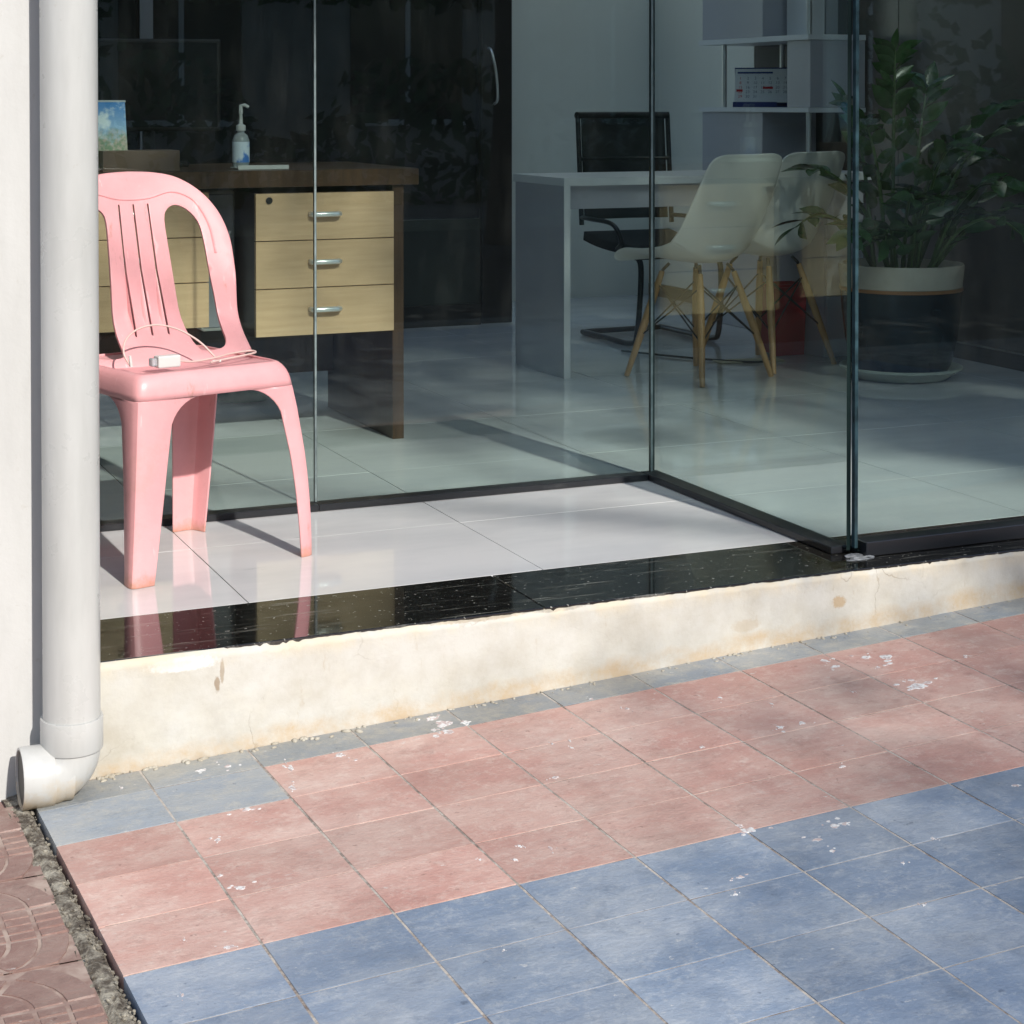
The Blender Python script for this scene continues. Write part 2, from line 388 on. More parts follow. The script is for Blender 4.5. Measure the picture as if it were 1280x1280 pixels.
GREYPL = mat('pale_grey_casing', (.45, .44, .41), .45)
CABLE = mat('pinkish_white_cable', (.62, .46, .42), .45)
BROWNBOX = mat('brown_card', (.16, .10, .065), .6, col2=(.12, .075, .05), nscale=9)
SCREEN = mat('dark_screen', (.008, .01, .012), .12)

# calendar picture: blue sky over a pale shore (flat print)
PIC, t, b, pos = base('coastal_picture_print', .35)
sx = t.nodes.new('ShaderNodeSeparateXYZ'); t.links.new(pos, sx.inputs[0])
r = t.nodes.new('ShaderNodeMapRange'); r.inputs[1].default_value = .81; r.inputs[2].default_value = .92; t.links.new(sx.outputs[2], r.inputs[0])
c = mixcol(t, (.45, .62, .72), (.04, .22, .55), r.outputs[0])
c = mixcol(t, c, (.72, .80, .84), noise(t, pos, 22, 5, .6, .5, .62))
r2 = t.nodes.new('ShaderNodeMapRange'); r2.inputs[1].default_value = .86; r2.inputs[2].default_value = .82
t.links.new(math_(t, 'ADD', sx.outputs[2], noise(t, pos, 60, 3, .6, .3, .7, olo=-.02, ohi=.02)), r2.inputs[0])
c = mixcol(t, c, mixcol(t, (.14, .22, .06), (.50, .36, .26), noise(t, pos, 90, 3, .6, .4, .6)), math_(t, 'MULTIPLY', r2.outputs[0], .85))
t.links.new(c, b.inputs['Base Color'])

# architectural glass: fresnel reflection over tinted clear transmission, on both faces of a solid pane
GLASS = bpy.data.materials.new('tinted_glass'); GLASS.use_nodes = True; t = GLASS.node_tree
for n in list(t.nodes): t.nodes.remove(n)
out = t.nodes.new('ShaderNodeOutputMaterial'); mx = t.nodes.new('ShaderNodeMixShader')
tr = t.nodes.new('ShaderNodeBsdfTransparent'); tr.inputs[0].default_value = (.885, .94, .925, 1)
gl = t.nodes.new('ShaderNodeBsdfGlossy'); gl.inputs['Roughness'].default_value = 0.0; gl.inputs[0].default_value = (.95, 1, .98, 1)
fr = t.nodes.new('ShaderNodeFresnel'); geo = t.nodes.new('ShaderNodeNewGeometry')
io = t.nodes.new('ShaderNodeMapRange'); io.inputs[3].default_value = 1.52; io.inputs[4].default_value = 1/1.52
t.links.new(geo.outputs['Backfacing'], io.inputs[0]); t.links.new(io.outputs[0], fr.inputs['IOR'])
t.links.new(fr.outputs[0], mx.inputs[0]); t.links.new(tr.outputs[0], mx.inputs[1]); t.links.new(gl.outputs[0], mx.inputs[2])
df = t.nodes.new('ShaderNodeBsdfDiffuse'); df.inputs[0].default_value = (.5, .5, .46, 1)      # a thin film of dust and wipe marks
mx2 = t.nodes.new('ShaderNodeMixShader')
dn = noise(t, scaled(t, geo.outputs['Position'], (5, 5, 1.2)), 2.5, 9, .75, .50, .75, olo=.002, ohi=.016)
t.links.new(dn, mx2.inputs[0]); t.links.new(mx.outputs[0], mx2.inputs[1]); t.links.new(df.outputs[0], mx2.inputs[2])
t.links.new(mx2.outputs[0], out.inputs[0])
GEDGE = mat('glass_edge', (.005, .014, .014), .35, spec=.5)

# ================================================================ GROUND AND SETTING
PA = dict(a=-.1167, b=.049, c=-.0012, x0=-1.6571, y0=-.822, th=.0108, s=.1842, s2=.1552, e=.0140, g=-.0072)
def GZ(x, y):
    x = max(-4.0, min(3.0, x)); y = max(-3.2, min(.2, y))
    return PA['a']+PA['b']*x+PA['c']*y+PA['e']*x*y+PA['g']*y*y
def GW(i, j, dz=0.0):
    co, si = math.cos(PA['th']), math.sin(PA['th'])
    x = PA['x0']+i*PA['s']*co-j*PA['s2']*si; y = PA['y0']+i*PA['s']*si+j*PA['s2']*co
    return Vector((x, y, GZ(x, y)+dz))

def grid_sheet(name, x0, x1, y0, y1, nx, ny, zf, m, **kw):
    bm = bmesh.new()
    vs = [[bm.verts.new((x0+(x1-x0)*i/nx, y0+(y1-y0)*j/ny, 0)) for j in range(ny+1)] for i in range(nx+1)]
    for row in vs:
        for v in row: v.co.z = zf(v.co.x, v.co.y)
    for i in range(nx):
        for j in range(ny): bm.faces.new((vs[i][j], vs[i+1][j], vs[i+1][j+1], vs[i][j+1]))
    o = bm_obj(name, bm, m, smooth=True); tag(o, kind='structure', **kw); return o

ASPH = mat('asphalt', (.055, .055, .055), .85, col2=(.075, .073, .07), nscale=4, bump=.6, bscale=120)
KERB = mat('concrete_kerb', (.32, .31, .29), .8, col2=(.25, .24, .22), nscale=9, bump=.3)
FARPAVE = mat('far_paving', (.24, .20, .18), .8, col2=(.30, .26, .23), nscale=3)
pav = grid_sheet('pavement', -1.648, 7.0, -3.6, -.085, 60, 30, lambda x, y: GZ(x, y)-.0009, GROUT)
road = grid_sheet('road', -60, 60, -11.6, -3.7, 20, 6, lambda x, y: -.32, ASPH)
box('kerb', -60, 60, -3.72, -3.58, -.45, -.17, KERB, bev=.01)['kind'] = 'structure'
box('far_kerb', -60, 60, -11.75, -11.6, -.45, -.20, KERB, bev=.01)['kind'] = 'structure'
grid_sheet('far_pavement', -60, 60, -16, -11.75, 10, 4, lambda x, y: -.20, FARPAVE)
grid_sheet('ground', -200, 200, -200, 60, 10, 10, lambda x, y: -.50, FARPAVE)

# ---- paving tiles
def paver(i, j, i1, j1, m, gap=.0016, name='paving_tile'):
    dz = random.uniform(-.00025, .00025)
    ux = Vector((.0021, 0, 0)); uy = Vector((0, .0015, 0)); ch = .0001
    tilt = [random.uniform(-.0003, .0003) for _ in range(4)]
    c = [GW(i, j)+ux+uy, GW(i1, j)-ux+uy, GW(i1, j1)-ux-uy, GW(i, j1)+ux-uy]
    cen = sum(c, Vector())/4
    bm = bmesh.new()
    lo = [bm.verts.new(p+Vector((0, 0, -.025))-cen) for p in c]
    md = [bm.verts.new(p+Vector((0, 0, dz+k-ch))-cen) for p, k in zip(c, tilt)]
    ins = [Vector((ch, ch, 0)), Vector((-ch, ch, 0)), Vector((-ch, -ch, 0)), Vector((ch, -ch, 0))]
    tp = [bm.verts.new(p+q+Vector((0, 0, dz+k))-cen) for p, q, k in zip(c, ins, tilt)]
    for a, b_ in ((lo, md), (md, tp)):
        for k in range(4): bm.faces.new((a[k], a[(k+1) % 4], b_[(k+1) % 4], b_[k]))
    bm.faces.new(tp)
    o = bm_obj(name, bm, m, pav); o.location = cen; return o
for i in range(0, 15):
    for j in range(-9, 6):
        top = (4.78-.0*i)
        if j > 4: continue
        j1 = j+1
        if j == 4: j1 = 4.62
        if i < 2: mm = BLUE if j < 0 else PINK if j < 3 else GREYBLUE if j == 3 else GREYP
        else: mm = BLUE if j < 0 else PINK if j < 4 else GREYP
        paver(i, j, i+1, j1, mm)
# rows beyond, one part
bm = bmesh.new()
for i in range(-0, 22):
    for j in range(-17, 5):
        if i < 15 and j >= -9: continue
        c = [GW(i, j), GW(i+1, j), GW(i+1, j+1 if j < 4 else 4.62), GW(i, j+1 if j < 4 else 4.62)]
        cen = sum(c, Vector())/4
        c2 = [cen+(p-cen)*.974 for p in c]
        f = bm.faces.new([bm.verts.new(p) for p in c2])
        f.material_index = 0 if j < 0 else 1 if j < 4 else 2
        lo = [bm.verts.new(p-Vector((0, 0, .02))) for p in c2]
        for k in range(4): bm.faces.new((f.verts[k], f.verts[(k+1) % 4], lo[(k+1) % 4], lo[k])).material_index = f.material_index
o = bm_obj('outer_paving_tiles', bm, [BLUE, PINK, GREYP], pav); o['kind'] = 'stuff'

# dried white paint drips on the pavers
SPLAT = mat('dried_white_paint', (.70, .69, .67), .8, col2=(.50, .40, .38), nscale=110, nlo=.48, nhi=.56, bump=.3, bscale=200)
def blob(bm, x, y, rx, ry, h, n=11):
    ang = random.uniform(-.3, .3)
    ring = []
    for k in range(n):
        a = 2*math.pi*k/n; rr = random.uniform(.55, 1.15)
        dx, dy = rx*rr*math.cos(a), ry*rr*math.sin(a)
        X, Y = x+dx*math.cos(ang)-dy*math.sin(ang), y+dx*math.sin(ang)+dy*math.cos(ang)
        ring.append((X, Y))
    top = [bm.verts.new((x+(X-x)*.9, y+(Y-y)*.9, GZ(X, Y)+.00055)) for X, Y in ring]
    bot = [bm.verts.new((X, Y, GZ(X, Y)-.0005)) for X, Y in ring]
    bm.faces.new(top)
    for k in range(n): bm.faces.new((bot[k], bot[(k+1) % n], top[(k+1) % n], top[k]))
bm = bmesh.new()
SPL = [(-0.1486, -0.4216, 0.0311, 0.0213), (-0.1177, -0.4151, 0.0139, 0.0129), (-0.1371, -0.3889, 0.0087, 0.0087), (-0.0991, -0.2605, 0.0291, 0.0188), (-0.1349, -0.2445, 0.0145, 0.0141), (-0.2116, -0.22, 0.0107, 0.014), (-0.2115, -0.2575, 0.0142, 0.0137), (-0.4662, -0.4739, 0.011, 0.0114), (-0.4232, -0.4766, 0.0095, 0.0115), (-0.6269, -0.4882, 0.009, 0.009), (-0.4723, -0.6711, 0.0089, 0.0068), (-0.7315, -0.8116, 0.0213, 0.0143), (-0.6124, -0.8595, 0.0135, 0.0144), (-0.5952, -0.8589, 0.0109, 0.0087), (-0.6602, -0.8881, 0.0159, 0.0084), (-0.663, -0.9298, 0.0078, 0.0081), (-0.8227, -0.9426, 0.0099, 0.0051), (-0.8551, -0.9845, 0.0061, 0.0049), (-0.5981, -1.0086, 0.0039, 0.0052), (-0.511, -0.9609, 0.0054, 0.0042), (-0.6489, -1.1263, 0.0037, 0.0047), (-0.959, -0.1637, 0.0243, 0.0287), (-0.9677, -0.2046, 0.0179, 0.0199), (-0.9233, -0.1761, 0.0152, 0.0122), (-0.9669, -0.1257, 0.0183, 0.0167), (-0.9915, -0.0618, 0.0093, 0.0086), (-1.1662, -0.2129, 0.0142, 0.0152), (-1.1499, -0.2483, 0.0056, 0.0074), (-1.076, -0.7411, 0.0049, 0.0054), (-1.051, -0.7016, 0.0038, 0.0084), (-1.0143, -0.7281, 0.0038, 0.0084), (-0.8153, -0.3832, 0.0044, 0.0055), (-1.4536, -0.6383, 0.0137, 0.0107), (-1.4685, -0.5849, 0.0058, 0.0055), (-1.5135, -0.8082, 0.0116, 0.0092), (-1.3689, -0.3632, 0.0128, 0.0099), (-1.439, -0.4568, 0.0073, 0.0092), (-1.28, -0.3131, 0.008, 0.0174), (-1.2566, -0.2261, 0.0069, 0.0223), (-1.5621, -0.7587, 0.0032, 0.0047), (-0.8045, -0.351, 0.003, 0.0075), (-0.682, -0.1834, 0.0081, 0.0085), (-0.6493, -0.2615, 0.0064, 0.0082), (-0.8946, -0.4871, 0.0084, 0.0068), (-0.4802, -0.2951, 0.0049, 0.0084), (-0.4181, -0.3701, 0.0033, 0.0082), (-0.2632, -0.389, 0.0034, 0.0084), (-0.1473, -0.3011, 0.0053, 0.0068), (0.0283, -0.3308, 0.0055, 0.007), (-0.2823, -0.863, 0.0104, 0.0064), (-1.3891, -0.1582, 0.0136, 0.0113), (-1.3457, -0.1636, 0.011, 0.0114), (-1.5235, -0.1668, 0.0052, 0.0073), (-0.8366, -0.3494, 0.003, 0.0075), (-1.199, -0.9856, 0.0022, 0.0044), (-1.5994, -0.9064, 0.003, 0.0062), (-1.1206, -0.7167, 0.0037, 0.0055)]
for (x, y, rx, ry) in SPL:
    for q in range(5):
        k = 1 if q == 0 else random.uniform(.15, .5)
        blob(bm, x+(0 if q == 0 else random.gauss(0, rx)), y+(0 if q == 0 else random.gauss(0, ry)), rx*k*.7, ry*k*.7, .0004, 13)
if len(bm.verts): o = bm_obj('paint_splash', bm, SPLAT, pav); o['kind'] = 'stuff'
else: bm.free()

# ---- rubble joint between the two pavings and the moulded brown tiles
bm = bmesh.new()
for k in range(800):
    t_ = random.random(); y = -.10-t_*1.6
    x = GW(0, (y+.822)/.1552).x-.003-random.random()*.030
    s = random.uniform(.0010, .0042)
    m4 = Matrix.Translation((x, y, GZ(x, y)-.006+random.uniform(-.002, .004))) @ Matrix.Rotation(random.uniform(0, 6), 4, Vector((random.random(), random.random(), 1)).normalized()) @ Matrix.Diagonal((s, s*random.uniform(.6, 1.3), s*.7, 1))
    bmesh.ops.create_icosphere(bm, subdivisions=1, radius=1, matrix=m4)
o = bm_obj('gravel', bm, RUBBLE, pav); o['kind'] = 'stuff'
bm = bmesh.new()
vs = []
for k in range(81):
    y = -.07-k*.025; xr = GW(0, (y+.822)/.1552).x-.003
    row = []
    for q in range(7):
        x = xr-q*.0060+random.uniform(-.001, .001)
        z = GZ(x, y)-.006+random.uniform(-.003, .003)+(.003 if 2 <= q <= 4 else -.006 if q < 1 else 0)
        row.append(bm.verts.new((x, y, z)))
    vs.append(row)
for a, b_ in zip(vs, vs[1:]):
    for q in range(6): bm.faces.new((a[q], a[q+1], b_[q+1], b_[q]))
o = bm_obj('mortar_strip', bm, RUBBLE, pav, smooth=True)

# moulded tiles: raised blocks in fan rows, 30 cm square
def sector(bm, cx, cy, r0, r1, a0, a1, z0, z1, zf, clip):
    n = max(2, int(abs(a1-a0)/.22)+1)
    outer = []; inner = []
    for k in range(n+1):
        a = a0+(a1-a0)*k/n
        outer.append((cx+r1*math.cos(a), cy+r1*math.sin(a))); inner.append((cx+r0*math.cos(a), cy+r0*math.sin(a)))
    xa, xb, ya, yb = clip
    mid = ((outer[n//2][0]+inner[n//2][0])/2, (outer[n//2][1]+inner[n//2][1])/2)
    if not (xa < mid[0] < xb and ya < mid[1] < yb): return
    cl = lambda p: (min(max(p[0], xa), xb), min(max(p[1], ya), yb))
    outer = [cl(p) for p in outer]; inner = [cl(p) for p in inner]
    top = []; bot = []
    for p in outer+inner[::-1]:
        bot.append(bm.verts.new((p[0], p[1], zf(p[0], p[1])+z0)))
        q = (mid[0]+(p[0]-mid[0])*.95, mid[1]+(p[1]-mid[1])*.95)
        top.append(bm.verts.new((q[0], q[1], zf(*q)+z1)))
    L_ = len(top)
    for k in range(n): bm.faces.new((top[k], top[k+1], top[L_-2-k], top[L_-1-k]))
    for k in range(L_): bm.faces.new((bot[k], bot[(k+1) % L_], top[(k+1) % L_], top[k]))
SIDEZ = lambda x, y: GZ(max(x, -1.75), y)-.004
FANJ = mat('moulded_tile_joint', (.40, .31, .26), .85, col2=(.24, .15, .125), nscale=16, nlo=.4, nhi=.6)
def fan_tile(ox, oy, S=.30):
    bm = bmesh.new()
    clip = (ox+.002, ox+S-.002, oy+.002, oy+S-.002)
    c = [(clip[0], clip[2]), (clip[1], clip[2]), (clip[1], clip[3]), (clip[0], clip[3])]
    bm.faces.new([bm.verts.new((p[0], p[1], SIDEZ(*p)-.0008)) for p in c]).material_index = 1
    U = S/2
    for (cx, cy) in [(ox+U, oy), (ox, oy+U), (ox+S, oy+U), (ox+U, oy+S)]:
        pass
    # vertical ladder strips topped by arches
    for cx, cy, d in [(ox+S*.5, oy+S*.62, 1), (ox+S*.5, oy+S*.30, -1)]:
        for q in range(3):
            r0, r1 = .030+q*.040, .030+(q+1)*.040-.004
            a0, a1 = (0, math.pi) if d > 0 else (math.pi, 2*math.pi)
            nb = 1 if q == 0 else 3
            for k in range(nb):
                sector(bm, cx, cy, r0, r1, a0+(a1-a0)*k/nb+.03, a0+(a1-a0)*(k+1)/nb-.03, -.004, .0022, SIDEZ, clip)
        sector(bm, cx, cy, .001, .026, *((0, math.pi) if d > 0 else (math.pi, 2*math.pi)), -.004, .0022, SIDEZ, clip)
    for q in range(3):
        for sgn in (-1, 1):
            xa = ox+S*.5+sgn*(.030+q*.040); xb = ox+S*.5+sgn*(.030+(q+1)*.040-.004)
            xa, xb = min(xa, xb), max(xa, xb)
            for k in range(4):
                ya = oy+S*.30+.002+k*(S*.32-.002)/4; yb = ya+(S*.32)/4-.005
                if xb-xa < .004: continue
                p = [(xa, ya), (xb, ya), (xb, yb), (xa, yb)]
                bo = [bm.verts.new((x, y, SIDEZ(x, y)-.004)) for x, y in p]
                mx_, my_ = (xa+xb)/2, (ya+yb)/2
                to = [bm.verts.new((mx_+(x-mx_)*.92, my_+(y-my_)*.88, SIDEZ(x, y)+.0022)) for x, y in p]
                bm.faces.new(to)
                for e in range(4): bm.faces.new((bo[e], bo[(e+1) % 4], to[(e+1) % 4], to[e]))
    return bm_obj('moulded_tile', bm, [BROWN, FANJ], pav, smooth=False)
for k in range(6):
    for q in range(5):
        fan_tile(-1.690-.30*(q+1), -.44-.30*k)
for q in range(5):
    pass
bm = bmesh.new()
for q in range(5):
    x1 = -1.714-.30*q; p = [(x1-.296, -.138), (x1, -.138), (x1, -.1), (x1-.296, -.1)]
BED = grid_sheet('side_pavement', -6, -1.687, -3.6, -.05, 12, 12, lambda x, y: GZ(max(x, -1.75), y)-.0095, BROWN)

# ================================================================ SHOP SHELL
floor = box('floor', -2.7, 4.3, -.085, 4.9, -.30, -.006, TGROUT); floor['kind'] = 'structure'
xs = [-2.422+.6*k for k in range(12)]
ys = [.157, .6]+[.6+.6*k for k in range(1, 8)]
def ftile(x0, x1, y0, y1):
    g = .0011
    o = box('floor_tile', x0+g, x1-g, y0+g, y1-g, -.012, random.uniform(-.0002, .0002), PORCH, floor)
    return o
for xa, xb in zip(xs, xs[1:]):
    for ya, yb in zip(ys, ys[1:]):
        if xa < 4.0: ftile(xa, min(xb, 4.2), ya, yb)
for xa, xb in [(-1.62, -.735), (-.732, .465), (.468, 1.665), (1.668, 3.6)]:
    box('granite_slab', xa, xb, -.0945, .1545, -.018, .0006, GRAN, floor, bev=.0012)

# riser with a ragged plaster edge
bm = bmesh.new()
nx = 900; x0, x1 = -1.60, 3.6
zt = []
random.seed(3)
val = 0
cols = []
for i in range(nx+1):
    x = x0+(x1-x0)*i/nx
    val = val*.72+random.uniform(-.0008, .0008)
    chip = -.010 if (-1.28 < x < -1.2 or -.72 < x < -.69 or .1 < x < .13) and random.random() < .5 else 0
    top = -.0035+max(-.004, min(.003, val))+chip*.35
    if x < -1.33: top = max(top, -.001)
    z0 = GZ(x, -.1)-.03
    col = []
    nz = 14
    for j in range(nz+1):
        z = z0+(top-z0)*j/nz
        y = -.0975+.0016*math.sin(x*9+z*11)+random.uniform(-.0003, .0003)-(.0022 if j < 3 else 0)
        col.append(bm.verts.new((x, y, z)))
    col.append(bm.verts.new((x, -.080, top)))
    cols.append(col)
for a, b_ in zip(cols, cols[1:]):
    for j in range(len(a)-1): bm.faces.new((a[j], b_[j], b_[j+1], a[j+1]))
o = bm_obj('step_wall', bm, RISER, smooth=True); o['kind'] = 'structure'
# crumbs of old mortar lying along the foot of the step
bm = bmesh.new()
for k in range(150):
    x = -1.55+random.random()**1.5*2.6; y = -.101-random.random()**2*.022
    s = random.uniform(.0012, .0048)*(1.3 if x < -1.1 else .8)
    m4 = Matrix.Translation((x, y, GZ(x, y)+.0005)) @ Matrix.Rotation(random.uniform(0, 3), 4, 'Z') @ Matrix.Diagonal((s*1.8, s, s*.6, 1))
    bmesh.ops.create_icosphere(bm, subdivisions=1, radius=1, matrix=m4)
MORT = mat('pale_mortar_crumbs', (.48, .45, .38), .9, col2=(.34, .30, .23), nscale=30)
o = bm_obj('mortar_crumbs', bm, MORT, pav, smooth=True); o['kind'] = 'stuff'

# building shell
wall = box('wall', -2.9, -1.603, -.0985, .30, -.30, 3.4, WALLW); tag(wall, kind='structure')
box('party_wall', -2.9, -2.55, .30, 4.9, -.006, 5.2, INWALL)['kind'] = 'structure'
box('back_wall', .93, 4.3, 4.67, 4.9, -.006, 5.2, INWALL)['kind'] = 'structure'  # carried above the ceiling to bounce sun down into the shop
box('ceiling', -2.9, 4.3, -.12, 2.3, 3.22, 3.4, CEIL)['kind'] = 'structure'  # stops short: an invented opening to the sky lights the rear
box('upper_facade', -6, 8, -.20, .05, 3.41, 4.70, WALLW)['kind'] = 'structure'  # kept low so sun drops through the invented roof opening
box('end_wall', 4.3, 4.6, -.1, 4.9, -.30, 3.21, INWALL)['kind'] = 'structure'

# back partition, dark, with frame members
part = empty('dark_partition', (0, 3.9, 0)); tag(part, 'dark glass and panel partition across the back of the shop, left of the black door', 'partition')
def lb(name, x0, x1, y0, y1, z0, z1, m, p, **k):
    o = box(name, x0-p.location.x, x1-p.location.x, y0-p.location.y, y1-p.location.y, z0-p.location.z, z1-p.location.z, m, p, **k); return o
lb('plinth', -2.5, .7995, 3.89, 3.96, 0, .088, BLKM, part)
lb('lower_panel', -2.5, .7995, 3.90, 3.94, .0885, .4415, DARKW, part)
lb('top_rail', -2.5, .795, 3.88, 3.95, 1.9, 1.98, BLKM, part)
lb('glass_sheet', -2.5, .7995, 3.915, 3.925, .442, 1.898, SCREEN, part)
lb('header_panel', -2.5, .795, 3.90, 3.94, 1.982, 3.21, DARKW, part)
lb('post', -.62, -.57, 3.88, 3.89, .442, 1.898, CARD, part); lb('post', -1.6, -1.55, 3.88, 3.89, .442, 1.898, CARD, part)  # grey uprights standing in for the reflection of a glazing mullion

door = empty('black_door', (.80, 3.88, 0)); tag(door, 'narrow black door with a curved steel pull handle, beside the pale grey wall', 'door')
lb('door_leaf', .80, .937, 3.88, 3.93, .004, 2.05, BLKM, door, bev=.003)
lb('frame', .797, .94, 3.86, 3.878, 2.052, 2.12, BLKM, door)
lb('closing_panel', .80, .937, 3.88, 3.93, 2.122, 3.21, DARKW, door)
hp = spline([(.030, -.0, 1.15), (.030, -.035, 1.13), (.045, -.045, 1.04), (.055, -.035, .94), (.055, 0, .917)], 8)
tube('handle', hp, .006, CHROME, door, n=8)

# right interior wall
rw = empty('side_panel_wall', (2.0, 0, 0)); tag(rw, 'dark taupe panelled wall behind the potted plant on the right', 'wall')
for ya, yb, m_ in [(.25, 1.45, RWALL), (1.455, 2.65, RWALL), (2.655, 3.70, RWALL), (3.705, 4.66, INWALL)]:
    lb('wall_panel', 2.0, 2.04, ya, yb, .06, 3.2, m_, rw)
lb('skirting', 1.992, 2.04, .25, 4.66, 0, .055, BLKM, rw)

# ---- glazing
def rail_strip(name, p0, p1, wdt, h, m, parent):
    pass
def glass(name_, label, x0, x1, y0, y1, rail):
    g = empty('glass_wall', ((x0+x1)/2, (y0+y1)/2, 0)); tag(g, label, 'glass panel', 'frameless glass panels of the shopfront')
    bm = bmesh.new(); box_bm(bm, x0-g.location.x, x1-g.location.x, y0-g.location.y, y1-g.location.y, .010, 3.20)
    bm.normal_update()
    thin = 'x' if (x1-x0) < (y1-y0) else 'y'
    for f in bm.faces:
        n = f.normal
        f.material_index = 0 if abs(getattr(n, thin)) > .5 else 1
    bm_obj('pane', bm, [GLASS, GEDGE], g)
    r = rail
    lb('bottom_rail', r[0], r[1], r[2], r[3], .0012, r[4], BLACKF, g, bev=.0015)
    return g
D = .8537
glass('a', 'back glass panel behind the pink chair, left of the vertical joint', -2.54, -.8745, D, D+.010, (-2.54, -.8735, D-.029, D+.014, .016))
glass('b', 'back glass panel between the vertical joint and the inner corner, in front of the drawers', -.8695, -.012, D, D+.010, (-.8731, -.034, D-.029, D+.014, .016))
gc = glass('c', 'side glass panel running out from the inner corner to the street', -.006, .004, .012, D+.010, (-.033, .012, .026, D+.014, .016))
gd = glass('d', 'front glass panel facing the street on the right, before the potted plant', .012, 3.6, -.002, .008, (.020, 3.6, -.022, .030, .031))
lb('inner_sill', .020, 3.6, .0305, .085, .0012, .012, BLACKF, gd)
sj = box('glass_joint', -.8743, -.8697, D+.0005, D+.0095, .0165, 3.19, SEAL); tag(sj, 'thin clear vertical joint between the two back glass panels', 'joint')
sj2 = box('glass_joint', -.0118, -.0062, D, D+.0105, .0165, 3.19, SEAL); tag(sj2, 'pale vertical joint in the inner corner of the glazing', 'joint')
sj3 = box('glass_joint', .0042, .0118, -.0025, .0085, .0165, 3.19, mat('corner_seal', (.035, .075, .09), .3, col2=(.01, .022, .026), nscale=30)); tag(sj3, 'blue green vertical joint at the outer street corner of the glazing', 'joint')
# smear of sealant at the foot of the corner
bm = bmesh.new()
for (x, y, z, a, b_, c_) in [(.0, -.006, .002, .022, .012, .004), (.008, -.0245, .001, .030, .0035, .0045), (.0, -.030, .001, .034, .005, .001)]:
    bmesh.ops.create_icosphere(bm, subdivisions=3, radius=1, matrix=Matrix.Translation((x, y, z)) @ Matrix.Diagonal((a, b_, c_, 1)))
for v in bm.verts: v.co += Vector((random.uniform(-1, 1), random.uniform(-1, 1), random.uniform(-1, 1)))*.0011
o = bm_obj('sealant_blob', bm, DRYSEAL, smooth=True); tag(o, 'smeared grey sealant at the foot of the outer glass corner', 'sealant')

# ---- drain pipe
PX, PY = -1.6015, -.158
pipe = empty('drain_pipe', (PX, PY, 0)); tag(pipe, 'grey white plastic downpipe with an elbow at its foot, against the white wall', 'pipe')
tube('pipe', [(0, 0, z) for z in (-.085, .5, 1.2, 2.0, 3.0)], .0455, PVC, pipe, n=48, caps=False)
bm = bmesh.new(); lathe_bm(bm, [(.0457, -.062), (.0492, -.062), (.0497, -.064), (.0497, -.112), (.0488, -.114), (.0457, -.114)], 48)
bm_obj('collar', bm, PVC, pipe, True, R(40))
arc = [(0, 0, -.100)]
for k in range(10):
    a = math.pi/2*k/9; arc.append((-.040+.040*math.cos(a), -.004*k/9, -.112-.040*math.sin(a)))
arc.append((-.046, -.0045, -.152))
tube('elbow', arc, .0455, PVC, pipe, n=48, caps=False)
bm = bmesh.new()
lathe_bm(bm, [(.0455, 0), (.0482, 0), (.0486, .002), (.0486, .048), (.0478, .050), (.0440, .050), (.0430, .046), (.0430, -.03)], 48)
o = bm_obj('socket_ring', bm, PVC, pipe, True, R(40)); o.rotation_euler = (0, R(-90), 0); o.location = (-.033, -.0045, -.1505)
bm = bmesh.new(); lathe_bm(bm, [(0, 0), (.0425, 0)], 32)
o = bm_obj('dark_inside', bm, mat('pipe_mouth_shade', (.02, .018, .016), .5), pipe); o.rotation_euler = (0, R(-90), 0); o.location = (-.0795, -.0045, -.1505)  # near-black disc paints the shade inside the open pipe end

# ================================================================ PINK CHAIR
CH = empty('plastic_chair', (-1.22, .42, 0), R(16)); tag(CH, 'weathered pink plastic chair with a slatted high back, standing on the white porch tiles', 'chair')
# seat: local x across, y from front edge (0) to back (.36)
SZ = .400
def seat_warp(x, y):
    # rolls down at its rim, dished in the middle
    fx = abs(x)/(.172+.045*y/.34); z = SZ-.0004-.010*(1-min(1, fx)**3)*(1-((y-.16)/.2)**2 if abs(y-.16) < .2 else 0)
    return Vector((x, y, z))
ol = [(-.150, .024), (-.136, .014), (0, .013), (.140, .014), (.156, .024), (.160, .08), (.162, .15), (.164, .22), (.168, .315), (.155, .334), (0, .338), (-.155, .334), (-.168, .315), (-.162, .22), (-.158, .15), (-.154, .08)]
ol = [(p.x, p.y) for p in spline([(a, b_, 0) for a, b_ in ol], 5, True)]
sheet('seat', ol, [], seat_warp, .016, PINKPL, CH, thick=.005, off=-1)
# corner posts: top point (under seat rim) and foot, local
TOP = {'fl': (-.160, .004), 'fr': (.160, .004), 'br': (.160, .345), 'bl': (-.160, .345)}
FOOT = {'fl': (-.200, -.034), 'fr': (.216, -.030), 'br': (.138, .330), 'bl': (-.125, .330)}
TOPS = {'fl': (-.166, .000), 'fr': (.176, .000), 'br': (.176, .345), 'bl': (-.176, .345)}
ZA, ZL = .398, .350
def lerp(a, b_, t): return a+(b_-a)*t
def corner(k, z):
    t = 1-z/ZA
    if k in ('br', 'bl'): e = t
    else: e = 1-(1-t)**2.2 if k == 'fr' else .7*t+.3*t*t
    return Vector((lerp(TOPS[k][0], FOOT[k][0], e), lerp(TOPS[k][1], FOOT[k][1], e), z))
ORD = ['fl', 'fr', 'br', 'bl']
def flap_w(z, base_, r=.062, top=ZL):
    w_ = base_*(.80+.45*z/ZL)
    if z > top-r:
        q = (z-(top-r))/r; w_ += r*(1-math.sqrt(max(0, 1-q*q)))
    return w_
